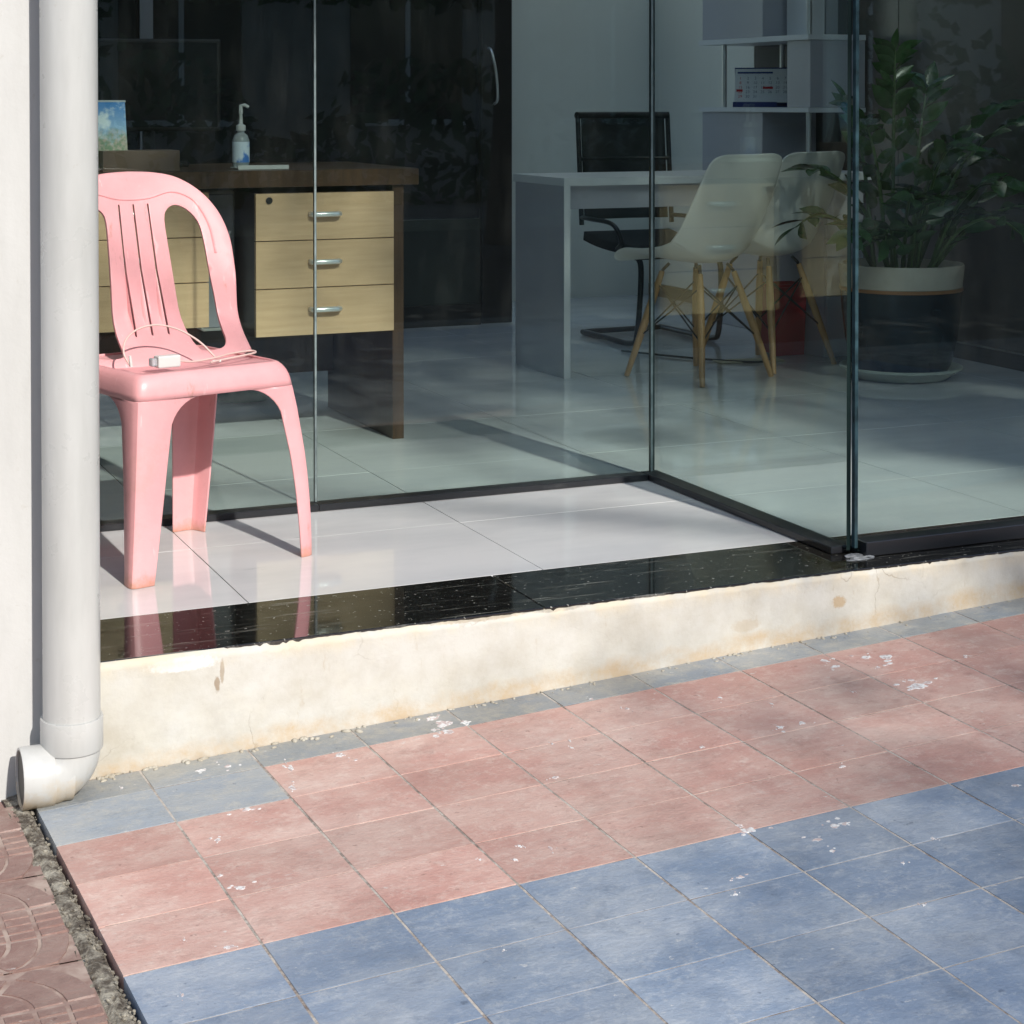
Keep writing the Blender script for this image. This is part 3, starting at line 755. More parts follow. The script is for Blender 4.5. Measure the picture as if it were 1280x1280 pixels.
def leg(k):
    i = ORD.index(k); nxt, prv = ORD[(i+1) % 4], ORD[(i-1) % 4]
    bm = bmesh.new(); rows = []
    zs = [0, .004]+[.350*q/16 for q in range(1, 11)]+[.350-.062*(1-math.sin(math.pi/2*q/8)) for q in range(1, 9)]
    zs = sorted(set(round(z, 5) for z in zs))
    if k in ('fl', 'fr'): wn, wp = ((.062, .050) if k == 'fl' else (.036, .036))
    else: wn, wp = .058, .052
    if k == 'fr': wn, wp = .040, .038
    for z in zs:
        c = corner(k, z); dn = (corner(nxt, z)-c).normalized(); dp = (corner(prv, z)-c).normalized()
        f_ = .72+.28*z/ZL
        a = c+dn*flap_w(z, wn); e = c+dp*flap_w(z, wp)
        rows.append([bm.verts.new(v) for v in (a, c+dn*.022*f_, c+(dn*.012+dp*.0025)*f_, c+(dn+dp)*.0055*f_, c+(dp*.012+dn*.0025)*f_, c+dp*.022*f_, e)])
    for r0, r1 in zip(rows, rows[1:]):
        for q in range(6): bm.faces.new((r0[q], r0[q+1], r1[q+1], r1[q]))
    o = bm_obj('leg', bm, PINKPL, CH, True, R(28))
    md = o.modifiers.new('thickness', 'SOLIDIFY'); md.thickness = .0045; md.offset = 0
    bv = o.modifiers.new('round', 'BEVEL'); bv.width = .0012; bv.segments = 2; bv.limit_method = 'ANGLE'; bv.angle_limit = R(50)
    return o
for k in ORD: leg(k)
# apron: ring from seat rim down to the arch line
bm = bmesh.new(); rings = []
for z, ins in ((.350, 0), (.362, 0), (.372, .0006), (.382, .003), (.390, .007), (.3955, .012), (.3985, .020)):
    loop = []
    for i, k in enumerate(ORD):
        c = corner(k, z); nx_ = corner(ORD[(i+1) % 4], z); pv = corner(ORD[(i-1) % 4], z)
        dn = (nx_-c).normalized(); dp = (pv-c).normalized(); inn = (dn+dp).normalized()
        c = c+inn*ins*1.3
        loop += [c+dp*.022, c+dp*.012+dn*.0025, c+(dn+dp)*.0055, c+dn*.012+dp*.0025, c+dn*.022]
        L_ = (nx_-c).length
        for q in range(1, 8): loop.append(c+dn*(.022+(L_-.044)*q/8))
    rings.append([bm.verts.new(v) for v in loop])
for a, b_ in zip(rings, rings[1:]):
    n = len(a)
    for q in range(n): bm.faces.new((a[q], a[(q+1) % n], b_[(q+1) % n], b_[q]))
o = bm_obj('apron', bm, PINKPL, CH, True, R(45))
md = o.modifiers.new('thickness', 'SOLIDIFY'); md.thickness = .0045; md.offset = 0
# backrest: outline in (x, h) with h above the floor
def back_warp(x, h):
    hh = h-SZ
    y = .262+.20*hh+.10*hh*hh                      # recline
    if h < .50: y -= .062*((.50-max(h, .385))/.10)**2.4
    y -= .030*(abs(x)/.22)**2.2*min(1, (hh+.05)/.2)*(1.0)
    return Vector((x, y, h+.004*math.cos(x*6)))
half = [(.0, .770), (.06, .767), (.11, .756), (.155, .728), (.188, .686), (.205, .635), (.2085, .58), (.208, .505), (.207, .45), (.204, .415), (.200, .397)]
ol = [(p.x, p.y) for p in spline([(a, b_, 0) for a, b_ in half], 5)]
ol = ol+[(.1, .384), (.0, .384), (-.1, .384)]+[(-x, y) for x, y in ol[::-1][:-1]]
hl = [(.068, .672), (.078, .695), (.098, .703), (.122, .693), (.143, .668), (.151, .63), (.156, .553), (.163, .496), (.164, .437), (.158, .415), (.138, .403), (.098, .401), (.085, .410), (.080, .445), (.075, .513), (.070, .604)]
hl = [(p.x, p.y) for p in spline([(a, b_, 0) for a, b_ in hl], 3, True)]
def slot(x0, x1):
    a = (x0, .705); b_ = (x1, .437); w_ = .0021
    return [(a[0]-w_, a[1]), (a[0], a[1]+.003), (a[0]+w_, a[1]), ((a[0]+b_[0])/2+w_, (a[1]+b_[1])/2), (b_[0]+w_, b_[1]), (b_[0], b_[1]-.003), (b_[0]-w_, b_[1]), ((a[0]+b_[0])/2-w_, (a[1]+b_[1])/2)]
holes = [hl, [(-x, y) for x, y in hl][::-1], slot(0, 0), slot(.034, .038), slot(-.034, -.038)]
bk = sheet('backrest', ol, holes, back_warp, .013, PINKPL, CH, thick=.006, off=0, bev=.0010)
# rolled rim round the arch
rim = [back_warp(x, y)+Vector((0, .004, 0)) for x, y in [(p.x, p.y) for p in spline([(a, b_, 0) for a, b_ in half], 6)]]
rim2 = [Vector((-v.x, v.y, v.z)) for v in rim[1:]][::-1]
tube('rim', rim2+rim, .0062, PINKPL, CH, n=8)
# ridge line across the top band
rg = [back_warp(x, y)+Vector((0, -.002, 0)) for x, y in [(-.13, .720), (-.09, .732), (-.04, .720), (0, .717), (.04, .720), (.09, .732), (.13, .720), (.152, .695), (.168, .655), (.174, .60)]]
tube('moulded_ridge', spline(rg, 5), .0035, PINKPL, CH, n=6)

# charger and cable lying on the seat (own thing)
def onseat(x, y, dz=.0):  # chair-local seat point -> world
    a = R(16); return Vector((-1.22+x*math.cos(a)-y*math.sin(a), .42+x*math.sin(a)+y*math.cos(a), SZ+dz))
cg = empty('phone_charger', onseat(-.075, .050, .004), R(12)); tag(cg, 'white charger plug with a pinkish cable looped over the pink seat', 'charger')
box('plug_body', -.024, .024, -.013, .013, 0, .024, WHITEPL, cg, bev=.003, seg=2)
box('plug_end', -.036, -.0245, -.009, .009, .004, .020, CLEARISH, cg, bev=.002)
iv = Matrix.Translation(cg.location) @ Matrix.Rotation(R(12), 4, 'Z'); iv = iv.inverted()
c1 = [onseat(-.050, .050, .014), onseat(-.01, .060, .008), onseat(.05, .075, .009), onseat(.10, .10, .010), onseat(.145, .10, .012), onseat(.150, .085, .010), onseat(.12, .075, .008), onseat(.06, .06, .006), onseat(.02, .045, .005)]
tube('cable', [iv @ p for p in spline(c1, 8)], .0021, CABLE, cg, n=8)
c2 = [onseat(-.128, .10, .004), onseat(-.138, .11, .030), onseat(-.125, .125, .055), onseat(-.09, .14, .072), onseat(-.045, .145, .076), onseat(.0, .14, .064), onseat(.035, .12, .040), onseat(.055, .10, .014), onseat(.058, .09, .005)]
tube('cable', [iv @ p for p in spline(c2, 8)], .0021, CABLE, cg, n=8)
tube('cable_tip', [iv @ onseat(-.128, .098, .004), iv @ onseat(-.130, .10, .026)], .0032, WHITEPL, cg, n=8)
tube('cable_tie', [iv @ onseat(.035, .062, .004), iv @ onseat(.050, .055, .004)], .0028, WHITEPL, cg, n=8)

# ================================================================ LEFT DESK
dk = empty('office_desk', (-.37, 1.6, 0)); tag(dk, 'dark brown office desk with two banks of pale wood drawers, behind the back glass', 'desk')
lb('desk_top', -1.75, -.345, 1.585, 2.20, .700, .745, WENGEV, dk, bev=.002)
lb('side_panel', -.417, -.385, 1.60, 2.18, 0, .698, WENGEV, dk)
lb('side_panel', -1.70, -1.668, 1.60, 2.18, 0, .698, WENGEV, dk)
lb('back_panel', -1.665, -.420, 2.12, 2.14, .12, .698, WENGE, dk)
def drawers(x0, x1, z0, z1, y0, lock):
    h_ = (z1-z0)/3
    lb('drawer_cabinet', x0+.002, x1-.002, y0+.018, y0+.42, z0, z1, WENGE, dk)
    for k in range(3):
        za = z0+h_*k+.0012; zb = z0+h_*(k+1)-.0012
        dr = box('drawer', x0, x1, 0, .016, za, zb, OAK, dk, bev=.0008, loc=(0-dk.location.x, y0-dk.location.y, 0))
        cx = (x0+x1)/2-.004; cz = (za+zb)/2+.006
        bm = bmesh.new(); tube_bm(bm, [(cx-.040, 0, cz), (cx-.038, -.016, cz), (cx-.030, -.020, cz), (cx+.030, -.020, cz), (cx+.038, -.016, cz), (cx+.040, 0, cz)], .0074, 8)
        bm_obj('handle', bm, CHROME, dr, True)
        if lock and k == 2:
            bm = bmesh.new(); lathe_bm(bm, [(0, 0), (.009, 0), (.009, .004), (0, .004)], 20)
            o = bm_obj('lock', bm, BLKM, dr, False); o.rotation_euler = (R(90), 0, 0); o.location = (x0+.036, 0, zb-.018)
drawers(-.806, -.4175, .300, .684, 1.588, True)
drawers(-1.315, -.925, .330, .690, 1.62, False)

cl = empty('desk_calendar', (-1.20, 1.72, .745), R(8)); tag(cl, 'tent calendar with a blue coastal picture on the left of the brown desk', 'calendar')
def quad(name, pts, m, p, thick=.0015):
    bm = bmesh.new(); bm.faces.new([bm.verts.new(v) for v in pts]); o = bm_obj(name, bm, m, p)
    md = o.modifiers.new('t', 'SOLIDIFY'); md.thickness = thick; return o
quad('picture_page', [(-.13, -.045, .002), (.072, -.045, .002), (.078, 0, .182), (-.13, 0, .182)], PIC, cl)
quad('back_board', [(-.13, .055, .002), (.105, .055, .002), (.080, .004, .183), (-.13, .004, .183)], CARD, cl)
tube('wire_binding', [(-.13, .002, .184), (.08, .002, .184)], .003, CHROME, cl, n=8)

bt = empty('sanitiser_bottle', (-.805, 1.74, .745)); tag(bt, 'clear pump bottle with a blue and white label on the brown desk', 'bottle')
lathe('body', [(0, .001), (.021, .001), (.023, .004), (.023, .078), (.018, .092), (.010, .098), (.010, .104), (0, .104)], CLEARISH, bt, 28)
lathe('label_band', [(.0234, .018), (.0236, .018), (.0236, .074), (.0234, .074)], LABELB, bt, 28)
lathe('pump_collar', [(0, .104), (.013, .104), (.013, .118), (.006, .122), (.004, .150), (0, .150)], WHITEPL, bt, 20)
tube('pump_nozzle', [(0, 0, .150), (0, 0, .172), (.010, -.004, .174), (.020, -.008, .168)], [.006, .0055, .0048, .0038], WHITEPL, bt, n=8)
tr_ = empty('pen_tray', (-.765, 1.70, .745)); tag(tr_, 'shallow pale tray in front of the pump bottle on the brown desk', 'tray')
lb('tray_base', -.835, -.695, 1.66, 1.74, .746, .750, GREYPL, tr_, bev=.001)
lb('tray_lip', -.835, -.695, 1.655, 1.659, .746, .757, WHITEPL, tr_)
gb = empty('computer_case', (-.86, 1.95, 0)); tag(gb, 'pale grey computer case in the knee space beneath the brown desk', 'computer')
lb('casing', -.905, -.812, 1.78, 2.08, .30, .685, GREYPL, gb, bev=.006); lb('front_bezel', -.900, -.817, 1.774, 1.7795, .31, .675, CARD, gb, bev=.002)
lb('hanging_bracket', -.905, -.812, 1.80, 2.06, .686, .699, BLKM, gb)
mn = empty('computer_monitor', (-1.0, 2.0, .745), R(-12)); tag(mn, 'black computer monitor standing on the brown desk behind the calendar', 'monitor')
box('screen_housing', -.20, .20, -.012, .014, .10, .36, BLKM, mn, bev=.005); box('screen', -.19, .19, -.0135, -.0125, .112, .35, SCREEN, mn)
box('stand_neck', -.018, .018, .0145, .034, .012, .22, BLKM, mn, bev=.003); box('stand_base', -.11, .11, -.07, .09, .001, .0115, BLKM, mn, bev=.004)
pb = box('paper_box', -.10, .10, -.05, .06, .001, .055, BROWNBOX, loc=(-1.10, 1.68, .745)); tag(pb, 'low brown card box on the desk between calendar and bottle', 'box')
gbn = empty('waste_basket', (-.62, 2.42, 0)); tag(gbn, 'green plastic basket on the floor behind the brown desk', 'basket')
lathe('basket', [(0, .003), (.085, .003), (.11, .22), (.118, .225), (.116, .23), (.106, .222), (.083, .01), (0, .01)], GREEN, gbn, 28)

# ================================================================ PALE DESK AND THINGS ROUND IT
wd = empty('reception_desk', (.48, 2.394, 0)); tag(wd, 'lilac grey desk with pale edges, the two white chairs drawn up to it', 'desk')
lb('desk_top', .477, 1.72, 2.394, 2.82, .645, .672, LILACW, wd, bev=.001)
lb('end_panel', .478, .500, 2.399, 2.80, 0, .6445, LILAC, wd)
lb('end_edging', .4775, .5005, 2.3945, 2.3988, 0, .6445, LILACW, wd)
lb('modesty_panel', .502, 1.545, 2.44, 2.456, .565, .644, LILAC, wd)
pd = lb('drawer_pedestal', 1.55, 1.71, 2.47, 2.79, .002, .644, LILAC, wd, bev=.001)
for k in range(3):
    lb('drawer_front', 1.552, 1.708, 2.4545, 2.469, .02+.207*k, .223+.207*k, LILAC, wd, bev=.001)

# shelf unit along the right wall
su = empty('shelf_unit', (1.74, 2.85, 0)); tag(su, 'grey shelf unit on chrome posts along the right wall, holding the calendar', 'shelf unit')
XW = 1.988
lb('lower_shelf', 1.725, XW, 2.85, 3.70, .885, .903, LILACW, su); lb('upper_shelf', 1.725, XW, 2.85, 3.70, 1.165, 1.186, LILACW, su)
lb('end_box', 1.738, XW, 2.856, 3.02, .9045, 1.1635, LILAC, su)
lb('lower_cabinet', 1.735, XW, 3.20, 3.685, .002, .8835, LILAC, su)
lb('upper_cabinet', 1.735, XW, 3.20, 3.685, 1.1875, 1.75, LILAC, su)
lb('top_board', 1.725, XW, 2.85, 3.70, 1.752, 1.77, LILACW, su)
for x, y, za, zb in [(1.745, 3.52, .904, 1.164), (1.965, 3.42, .904, 1.164), (1.748, 2.88, 1.187, 1.751), (1.748, 2.88, .002, .884), (1.965, 2.88, .002, .884)]:
    tube('post', [(x-1.74, y-2.85, za), (x-1.74, y-2.85, zb)], .011, CHROME, su, n=12)
fb = box('box_file', -.03, .03, -.09, .09, 0, .24, PAPER, loc=(1.86, 3.08, 1.1875)); tag(fb, 'pale box file standing on the upper shelf of the grey unit', 'file')
fb2 = box('box_file', -.028, .028, -.11, .11, 0, .235, CARD, loc=(1.925, 3.10, 1.1875)); tag(fb2, 'dark grey box file beside the pale one on the upper shelf', 'file')

kc = empty('month_calendar', (1.835, 3.36, .9035), R(-38)); tag(kc, 'white month calendar with a navy heading and base on the lower shelf', 'calendar')
quad('page', [(-.115, -.022, .020), (.115, -.022, .020), (.115, .012, .158), (-.115, .012, .158)], PAPER, kc)
quad('back_board', [(-.118, .050, .004), (.118, .050, .004), (.118, .015, .163), (-.118, .015, .163)], NAVY, kc)
box('base_board', -.120, .118, -.030, .050, .0005, .004, NAVY, kc)
box('base_band', -.120, .060, -.032, -.026, .004, .022, NAVY, kc)
def ontop(u, v, d=-.0024):    # on the sloping page: u across, v up 0..1
    return (u, -.022+.034*v+d, .020+.138*v)
quad('heading_bar', [ontop(-.105, .86), ontop(.040, .86), ontop(.040, .91), ontop(-.105, .91)], NAVY, kc, .0003)
quad('red_mark', [ontop(.0, .40), ontop(.042, .40), ontop(.042, .47), ontop(.0, .47)], REDP, kc, .0003)
quad('red_mark', [ontop(-.108, .32), ontop(-.082, .32), ontop(-.082, .39), ontop(-.108, .39)], REDP, kc, .0003)
bm = bmesh.new(); day = 1
for r_ in range(5):
    for c_ in range(7):
        if day > 31: break
        cu = bpy.data.curves.new('date_text', 'FONT'); cu.body = str(day); cu.size = .017; cu.align_x = 'CENTER'
        o = bpy.data.objects.new('date_text', cu); COL.objects.link(o); bpy.context.view_layer.update()
        me = bpy.data.meshes.new_from_object(o.evaluated_get(bpy.context.evaluated_depsgraph_get()))
        me.transform(Matrix.Translation(ontop(-.092+c_*.0305, .68-.135*r_, -.0022)) @ Matrix.Rotation(R(76), 4, 'X'))
        k0 = len(bm.faces); bm.from_mesh(me); bm.faces.ensure_lookup_table()
        for f in bm.faces[k0:]: f.material_index = 1 if c_ == 0 else 0
        bpy.data.objects.remove(o); bpy.data.meshes.remove(me); day += 1
bm_obj('printed_dates', bm, [GREYINK, REDP], kc)

# black mesh cantilever chair behind the desk
mc = empty('mesh_chair', (1.225, 3.22, 0), R(2)); tag(mc, 'black mesh office chair with a cantilever base behind the lilac grey desk', 'chair')
def mb(x, z, y0=.16): return (x, y0+.03*(1-(x/.2)**2)+.08*(z-.42), z)
bm = bmesh.new()
g = [[bm.verts.new(mb(-.19+.38*i/10, .46+.41*j/8)) for j in range(9)] for i in range(11)]
for i in range(10):
    for j in range(8): bm.faces.new((g[i][j], g[i+1][j], g[i+1][j+1], g[i][j+1]))
o = bm_obj('backrest', bm, BLKMESH, mc, True); md = o.modifiers.new('t', 'SOLIDIFY'); md.thickness = .006
tube('back_frame', [mb(-.205, .44), mb(-.205, .60), mb(-.205, .74), mb(-.205, .875)], .010, BLKM, mc)
tube('back_frame', [mb(.205, .44), mb(.205, .60), mb(.205, .74), mb(.205, .875)], .010, BLKM, mc)
tube('top_rail', [mb(-.21+.42*i/8, .872) for i in range(9)], .015, BLKM, mc)
tube('cross_rail', [mb(-.20+.40*i/8, .70) for i in range(9)], .009, BLKM, mc)
bm = bmesh.new()
g = [[bm.verts.new((-.195+.39*i/8, -.26+.42*j/8, .385+(.02 if j == 0 else 0)*-1+(.03*(j/8)**3))) for j in range(9)] for i in range(9)]
for i in range(8):
    for j in range(8): bm.faces.new((g[i][j], g[i+1][j], g[i+1][j+1], g[i][j+1]))
o = bm_obj('seat', bm, BLKMESH, mc, True); md = o.modifiers.new('t', 'SOLIDIFY'); md.thickness = .035
for s in (-1, 1):
    tube('base_tube', spline([(s*.17, -.10, .36), (s*.17, -.22, .34), (s*.175, -.26, .28), (s*.18, -.24, .06), (s*.18, -.19, .014), (s*.18, .0, .013), (s*.18, .20, .013)], 6), .011, BLKM if s > 0 else BLKM, mc)
    tube('armrest', spline([mb(s*.205, .47), (s*.22, .05, .47), (s*.22, -.12, .46), (s*.21, -.17, .40), (s*.20, -.12, .365)], 6), .009, BLKM, mc)
tube('base_cross_tube', [(-.18, .20, .013), (.18, .20, .013)], .011, BLKM, mc)

# white shell chairs with beech legs
def shell_chair(loc, rz, label):
    o = empty('shell_chair', loc, rz); tag(o, label, 'chair', 'white shell chairs at the lilac grey desk')
    # shell profile, local: front is +y ; seat z .40
    prof = spline([(0, .215, .385), (0, .205, .402), (0, .16, .404), (0, .06, .392), (0, -.04, .388), (0, -.115, .405), (0, -.155, .465), (0, -.178, .55), (0, -.198, .64), (0, -.222, .725), (0, -.232, .755)], 5)
    n = len(prof); bm = bmesh.new(); G = []
    for i, p in enumerate(prof):
        t = i/(n-1)
        wd_ = .190 if t < .1 else .205
        wd_ = .178+.032*math.sin(math.pi*min(1, t*1.5)*.5) if t < .5 else .21-.035*((t-.5)/.5)**1.8
        if t > .86: wd_ *= 1-.34*((t-.86)/.14)**2.6
        if t < .05: wd_ *= .9+.1*t/.05
        tang = (prof[min(i+1, n-1)]-prof[max(i-1, 0)]).normalized()
        nor = Vector((1, 0, 0)).cross(tang)      # towards the sitter
        nor = -nor
        lift = .022*min(1, t*5)*(1-t)+.072*math.exp(-((t-.52)/.25)**2)*(1 if t < .8 else 1)
        row = []
        for k in range(17):
            s = -1+2*k/16
            row.append(bm.verts.new(p+Vector((s*wd_, 0, 0))+nor*(lift*abs(s)**2.2)-Vector((0, 0, .0))))
        G.append(row)
    for a, b_ in zip(G, G[1:]):
        for k in range(16): bm.faces.new((a[k], a[k+1], b_[k+1], b_[k]))
    s_ = bm_obj('shell', bm, SHELLW, o, True); md = s_.modifiers.new('t', 'SOLIDIFY'); md.thickness = .007; md.offset = 0
    sb = s_.modifiers.new('s', 'SUBSURF'); sb.levels = 1; sb.render_levels = 1
    ft = [(-.175, .165), (.175, .165), (.175, -.175), (-.175, -.175)]; tp = [(-.085, .085), (.085, .085), (.085, -.085), (-.085, -.085)]
    for (fx, fy), (tx, ty) in zip(ft, tp):
        P = [Vector((tx, ty, .355)).lerp(Vector((fx, fy, .0)), k/6) for k in range(7)]
        l_ = tube('leg', P, [.0095, .012, .0135, .013, .012, .0105, .009], BEECH, o, n=12)
        tube('bracket', [Vector((tx*.8, ty*.8, .382)), Vector((tx*.98, ty*.98, .36)), Vector((tx, ty, .34))], .006, BLKM, o, n=6)
    q = lambda i, f: Vector((tp[i][0], tp[i][1], .355)).lerp(Vector((ft[i][0], ft[i][1], 0)), f)
    for i in range(4):
        j = (i+1) % 4
        tube('brace', [q(i, .12), q(j, .62)], .003, BLKM, o, n=6); tube('brace', [q(j, .12), q(i, .62)], .003, BLKM, o, n=6)
    return o
shell_chair((.92, 2.275, 0), R(19), 'nearer of the two white shell chairs on beech legs, left at the lilac grey desk')
shell_chair((1.275, 2.43, 0), R(21), 'second white shell chair on beech legs, right of the nearer one and partly behind it')

rb = empty('waste_bin', (1.470, 2.62, 0)); tag(rb, 'red plastic waste bin under the lilac grey desk', 'bin')
bm = bmesh.new()
lo = [(-.06, -.05), (.06, -.05), (.06, .05), (-.06, .05)]
for (s0, z0), (s1, z1) in [((1, .002), (1.12, .25)), ((1.12, .25), (1.2, .252)), ((1.2, .252), (1.2, .262)), ((1.2, .262), (1.06, .262)), ((1.06, .262), (.94, .012))]:
    a = [bm.verts.new((x*s0, y*s0, z0)) for x, y in lo]; b_ = [bm.verts.new((x*s1, y*s1, z1)) for x, y in lo]
    for k in range(4): bm.faces.new((a[k], a[(k+1) % 4], b_[(k+1) % 4], b_[k]))
bm.faces.new([bm.verts.new((x, y, .002)) for x, y in lo])
bmesh.ops.remove_doubles(bm, verts=bm.verts, dist=.0005)
bm_obj('bin_body', bm, RED, rb)
# power strip and pale mat by the legs
ps = empty('floor_mat', (1.45, 2.60, 0)); tag(ps, 'small pale folded cloth on the floor under the desk beside the red bin', 'cloth')
ps_m = box('cloth_sheet', -.13, .12, -.035, .04, .001, .006, mat('pale_cloth', (.42, .41, .30), .9, bump=.6, bscale=40), ps, bev=.002)
ps.rotation_euler = (0, 0, R(-8)); ps.location = (1.26, 2.50, 0)
cb = spline([(.95, 2.9, .006), (1.10, 2.62, .006), (1.25, 2.45, .006), (1.36, 2.52, .006), (1.42, 2.66, .006)], 8)
o = tube('floor_cable', cb, .004, BLKM, n=6); tag(o, 'black cable curving over the floor behind the white chairs', 'cable')

# ================================================================ POTTED PLANT
PC = (1.53, 1.975)
pp = empty('potted_plant', (PC[0], PC[1], 0)); tag(pp, 'large dark green pot plant in a cream and navy glazed pot on a saucer', 'plant')
lathe('saucer', [(0, .002), (.150, .002), (.165, .012), (.196, .034), (.203, .036), (.204, .042), (.196, .044), (.160, .020), (0, .016)], SAUCER, pp, 56)
lathe('pot', [(0, .022), (.150, .022), (.165, .05), (.186, .14), (.197, .23), (.2015, .297), (0.199, .2985)], POTB, pp, 56)
lathe('band', [(.2005, .2975), (.2045, .298), (.2055, .302), (.2045, .309), (.2005, .3095)], COPPER, pp, 56)
lathe('rim', [(.1995, .31), (.2015, .31), (.204, .34), (.208, .378), (.206, .386), (.192, .386), (.186, .36), (.184, .33)], POTC, pp, 56)
lathe('soil', [(0, .345), (.187, .34)], SOIL, pp, 30)
# leaf mesh shared
def leaf_mesh(L_, W_):
    bm = bmesh.new(); rows = []
    for i in range(6):
        t = i/5; wv = W_*math.sin(math.pi*min(1, t**.8))*.5+(.0004 if i in (0, 5) else 0)
        zz = -.10*L_*t*t
        rows.append([bm.verts.new((t*L_, -wv, zz+wv*.25)), bm.verts.new((t*L_, 0, zz)), bm.verts.new((t*L_, wv, zz+wv*.25))])
    for a, b_ in zip(rows, rows[1:]):
        for k in range(2): bm.faces.new((a[k], a[k+1], b_[k+1], b_[k]))
    me = bpy.data.meshes.new('leaf'); bm.to_mesh(me); bm.free(); me.materials.append(LEAF)
    for p in me.polygons: p.use_smooth = True
    return me
LM = [leaf_mesh(.092, .042), leaf_mesh(.104, .046), leaf_mesh(.080, .038)]
random.seed(21)
def stem(az, reach, height, nl, droop=0.0, base_r=.06, scale=1.0):
    b0 = Vector((math.cos(az)*base_r, math.sin(az)*base_r, .345)); e = Vector((math.cos(az)*reach, math.sin(az)*reach, height))
    m1 = b0.lerp(e, .35)+Vector((0, 0, .22*abs(height-.34)+droop)); m2 = b0.lerp(e, .72)+Vector((0, 0, .16*abs(height-.34)+droop))
    P = spline([b0, m1, m2, e], 8)
    s_ = tube('stem', P, [.0085*(1-.75*k/(len(P)-1)) for k in range(len(P))], STEM, pp, n=6)
    n = len(P)
    for k in range(nl):
        t = .22+.76*k/(nl-1); f = t*(n-1); i = min(int(f), n-2); p = P[i].lerp(P[i+1], f-i); tg = (P[i+1]-P[i]).normalized()
        side = tg.cross(Vector((0, 0, 1)));
        side = side.normalized() if side.length > .05 else Vector((1, 0, 0))
        sg = 1 if k % 2 else -1
        d = (side*sg*random.uniform(.75, 1)+tg*random.uniform(.45, .8)+Vector((0, 0, random.uniform(-.25, .25)))).normalized()
        if k >= nl-1: d = tg
        up = tg.cross(side); zax = (up-d*up.dot(d)).normalized(); zax = zax if zax.z > 0 else -zax
        zax = (Matrix.Rotation(random.uniform(-.95, .95), 3, d) @ zax).normalized()
        yax = zax.cross(d)
        o = bpy.data.objects.new('leaf', random.choice(LM)); COL.objects.link(o); o.parent = s_
        sc_ = scale*random.uniform(.8, 1.12)
        o.matrix_local = Matrix.Translation(p) @ Matrix(((d.x, yax.x, zax.x, 0), (d.y, yax.y, zax.y, 0), (d.z, yax.z, zax.z, 0), (0, 0, 0, 1))) @ Matrix.Diagonal((sc_, sc_, sc_, 1))
# (azimuth deg, reach, height, leaves, droop)
for a, r_, h_, nl, dr in [(100, .03, 1.10, 24, 0), (172, .20, .92, 16, .01), (20, .16, .98, 16, 0), (200, .22, .86, 14, .02), (185, .44, .52, 12, .06), (215, .50, .50, 12, .05), (240, .40, .62, 12, .04), (270, .30, .78, 12, .03),
                          (300, .36, .66, 12, .04), (330, .42, .86, 15, .03), (345, .34, .90, 14, .02), (10, .42, .74, 13, .03), (325, .54, .52, 13, .08), (290, .46, .50, 12, .07),
                          (255, .24, .62, 11, .02), (170, .34, .70, 13, .03), (40, .34, .62, 11, .02), (225, .30, .48, 11, .05), (310, .22, .56, 11, .02), (285, .22, .80, 13, .02), (350, .50, .60, 12, .06)]:
    stem(R(a), r_, h_, nl, dr, random.uniform(.03, .1), 1.12)

# ================================================================ STREET BEHIND THE CAMERA (seen only in the glass)
HEDGE = mat('hedge_leaves', (.035, .075, .025), .6, col2=(.07, .13, .04), nscale=3)
bm = bmesh.new()
random.seed(5)
for k in range(7000):
    x = random.uniform(-14, 26); y = -14.2+random.uniform(-.5, .5); z = random.uniform(-.2, 1.25+.45*math.sin(x*1.3)+.3*math.sin(x*3.1)+(1.6 if math.sin(x*.7+1) > .75 else 0))
    s = random.uniform(.06, .16); a = Vector((random.uniform(-1, 1), random.uniform(-1, 1), random.uniform(-1, 1))).normalized(); b_ = a.orthogonal().normalized()
    c = Vector((x, y, z)); bm.faces.new([bm.verts.new(c+v*s) for v in (a, b_*.5, -a, -b_*.5)])
me = bpy.data.meshes.new('hedge'); bm.to_mesh(me); bm.free(); o = new_obj('hedge', me, None, HEDGE); tag(o, 'dense green hedge across the street, mirrored in the glass', 'hedge', kind='stuff')
BARK = mat('street_tree_bark', (.12, .09, .065), .9, col2=(.07, .05, .04), nscale=12, bump=.8)
TLEAF = mat('street_tree_leaf', (.05, .11, .03), .5, col2=(.08, .15, .04), nscale=4)
st = empty('street_tree', (3.6, -8.4, -.20)); tag(st, 'leafy street tree across the kerb, shading the right of the shop', 'tree')
tube('trunk', spline([(0, 0, 0), (.06, 0, 1.4), (-.05, .05, 2.6), (-.3, .0, 4.2), (-.5, 0, 6.4)], 6), [.17, .165, .16, .155, .15, .145, .14, .135, .13, .125, .12, .115, .11, .105, .10, .09, .08, .07, .06, .05, .045, .04, .035, .03, .03], BARK, st, n=12)
for (ex, ey, ez) in [(-2.6, .2, 5.6), (-3.9, .1, 7.0), (1.9, 0, 5.2), (-1.6, -.3, 7.6), (2.4, .4, 7.2), (.8, -.2, 8.0), (-4.6, 0, 7.4)]:
    tube('limb', spline([(-.1, 0, 3.0), (ex*.4, ey*.5, 3.0+(ez-3)*.55), (ex, ey, ez)], 6), [.04-.0022*k for k in range(13)], BARK, st, n=8)
bm = bmesh.new(); random.seed(11)
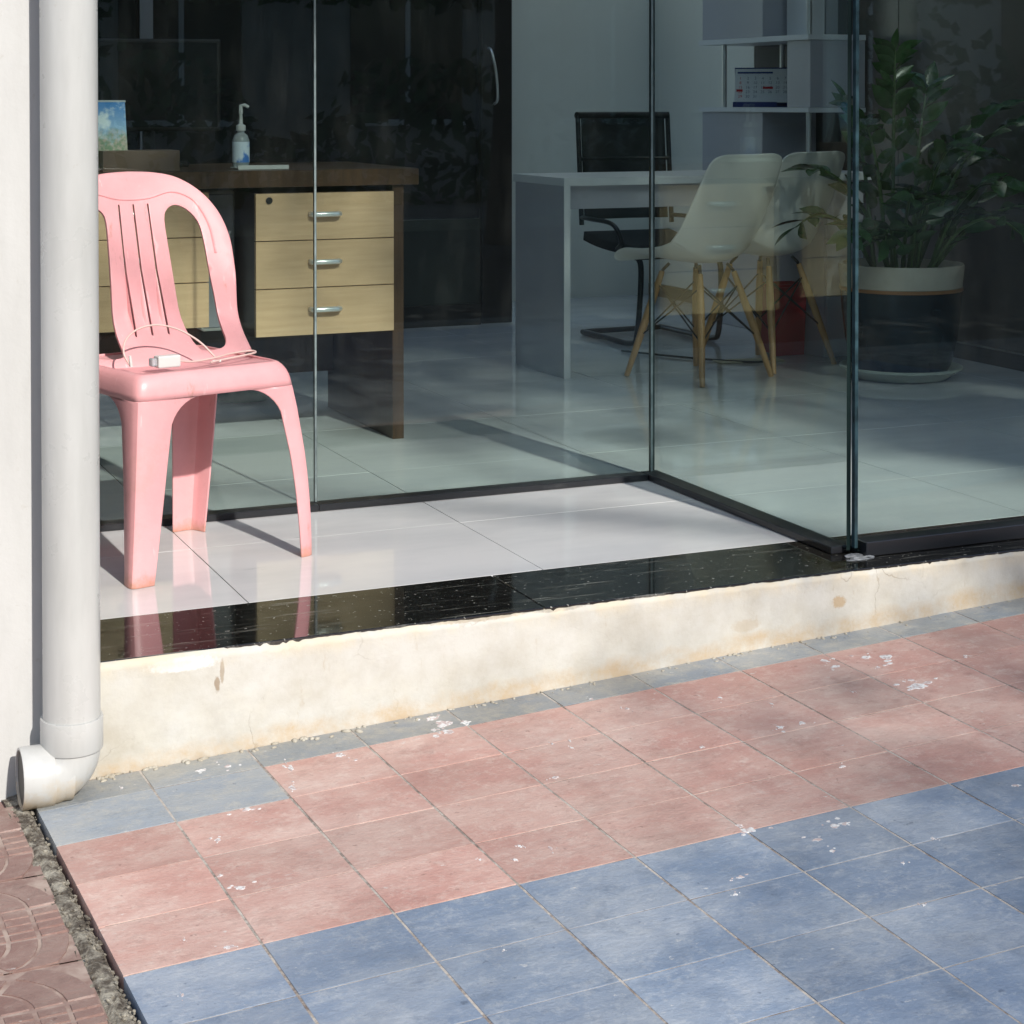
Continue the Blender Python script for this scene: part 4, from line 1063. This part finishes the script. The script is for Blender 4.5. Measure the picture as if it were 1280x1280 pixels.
def leaves(n, x0, x1, z0, z1, s0, s1, ok=lambda x, z: True):
    for _ in range(n):
        x = random.uniform(x0, x1); z = random.uniform(z0, z1)
        if not ok(x, z): continue
        y = random.uniform(-.9, .9); s = random.uniform(s0, s1)
        a = Vector((random.uniform(-1, 1), random.uniform(-1, 1), random.uniform(-1, 1))).normalized(); b_ = a.orthogonal().normalized()
        c = Vector((x, y, z))
        bm.faces.new([bm.verts.new(c+v*s) for v in (a, b_*.6, -a, -b_*.6)])
#   world plane y about -8: leaf bands shaped to screen the right interior, break light on the right pavement
edge = lambda z: .35*math.sin(z*2.1)+.2*math.sin(z*5.3)
leaves(17000, -2.1, 3.6, 5.75, 10.4, .05, .09, lambda x, z: x > -1.72+edge(z)*.25)
leaves(8000, -5.9, -1.7, 7.0, 10.4, .05, .09, lambda x, z: z > (7.1 if x > -2.75 else 7.75)+.08*math.sin(x*5))  # band added to keep sun off the rear floor, stepped to spare the drawers
leaves(12500, -4.0, 3.2, 3.7, 5.45, .026, .05, lambda x, z: random.random() < min(1, max(0, (x+3.75+edge(z)*.5)/1.0)))
leaves(11000, -3.6, 3.6, 1.9, 4.25, .06, .10, lambda x, z: z < 4.1+.12*math.sin(x*4))  # low leaves added to darken the ground mirrored in the front glass
me = bpy.data.meshes.new('crown'); bm.to_mesh(me); bm.free(); new_obj('crown', me, st, TLEAF)
WALLF = mat('far_render', (.42, .41, .38), .8, col2=(.30, .29, .27), nscale=1)
fbld = empty('far_building', (6, -19, 0)); tag(fbld, 'dull rendered building across the street, mirrored faintly in the glass', 'building')
lb('wall', -20, 32, -22, -17, -.5, 7.5, WALLF, fbld)
for k in range(17):
    x = -18+k*2.9
    f_ = lb('window', x, x+1.5, -17.02, -16.97, .7, 2.3, SCREEN, fbld)
    o = box('window_frame', x-6-.06, x-6+1.56, 2.032, 2.07, .62, .70, LILACW, f_)
    o = box('window_mullion', x-6+.72, x-6+.78, 2.032, 2.06, .70, 2.3, LILACW, f_)
lb('cornice', -20, 32, -16.998, -16.8, 3.0, 3.2, KERB, fbld)
sc.frame_set(1)
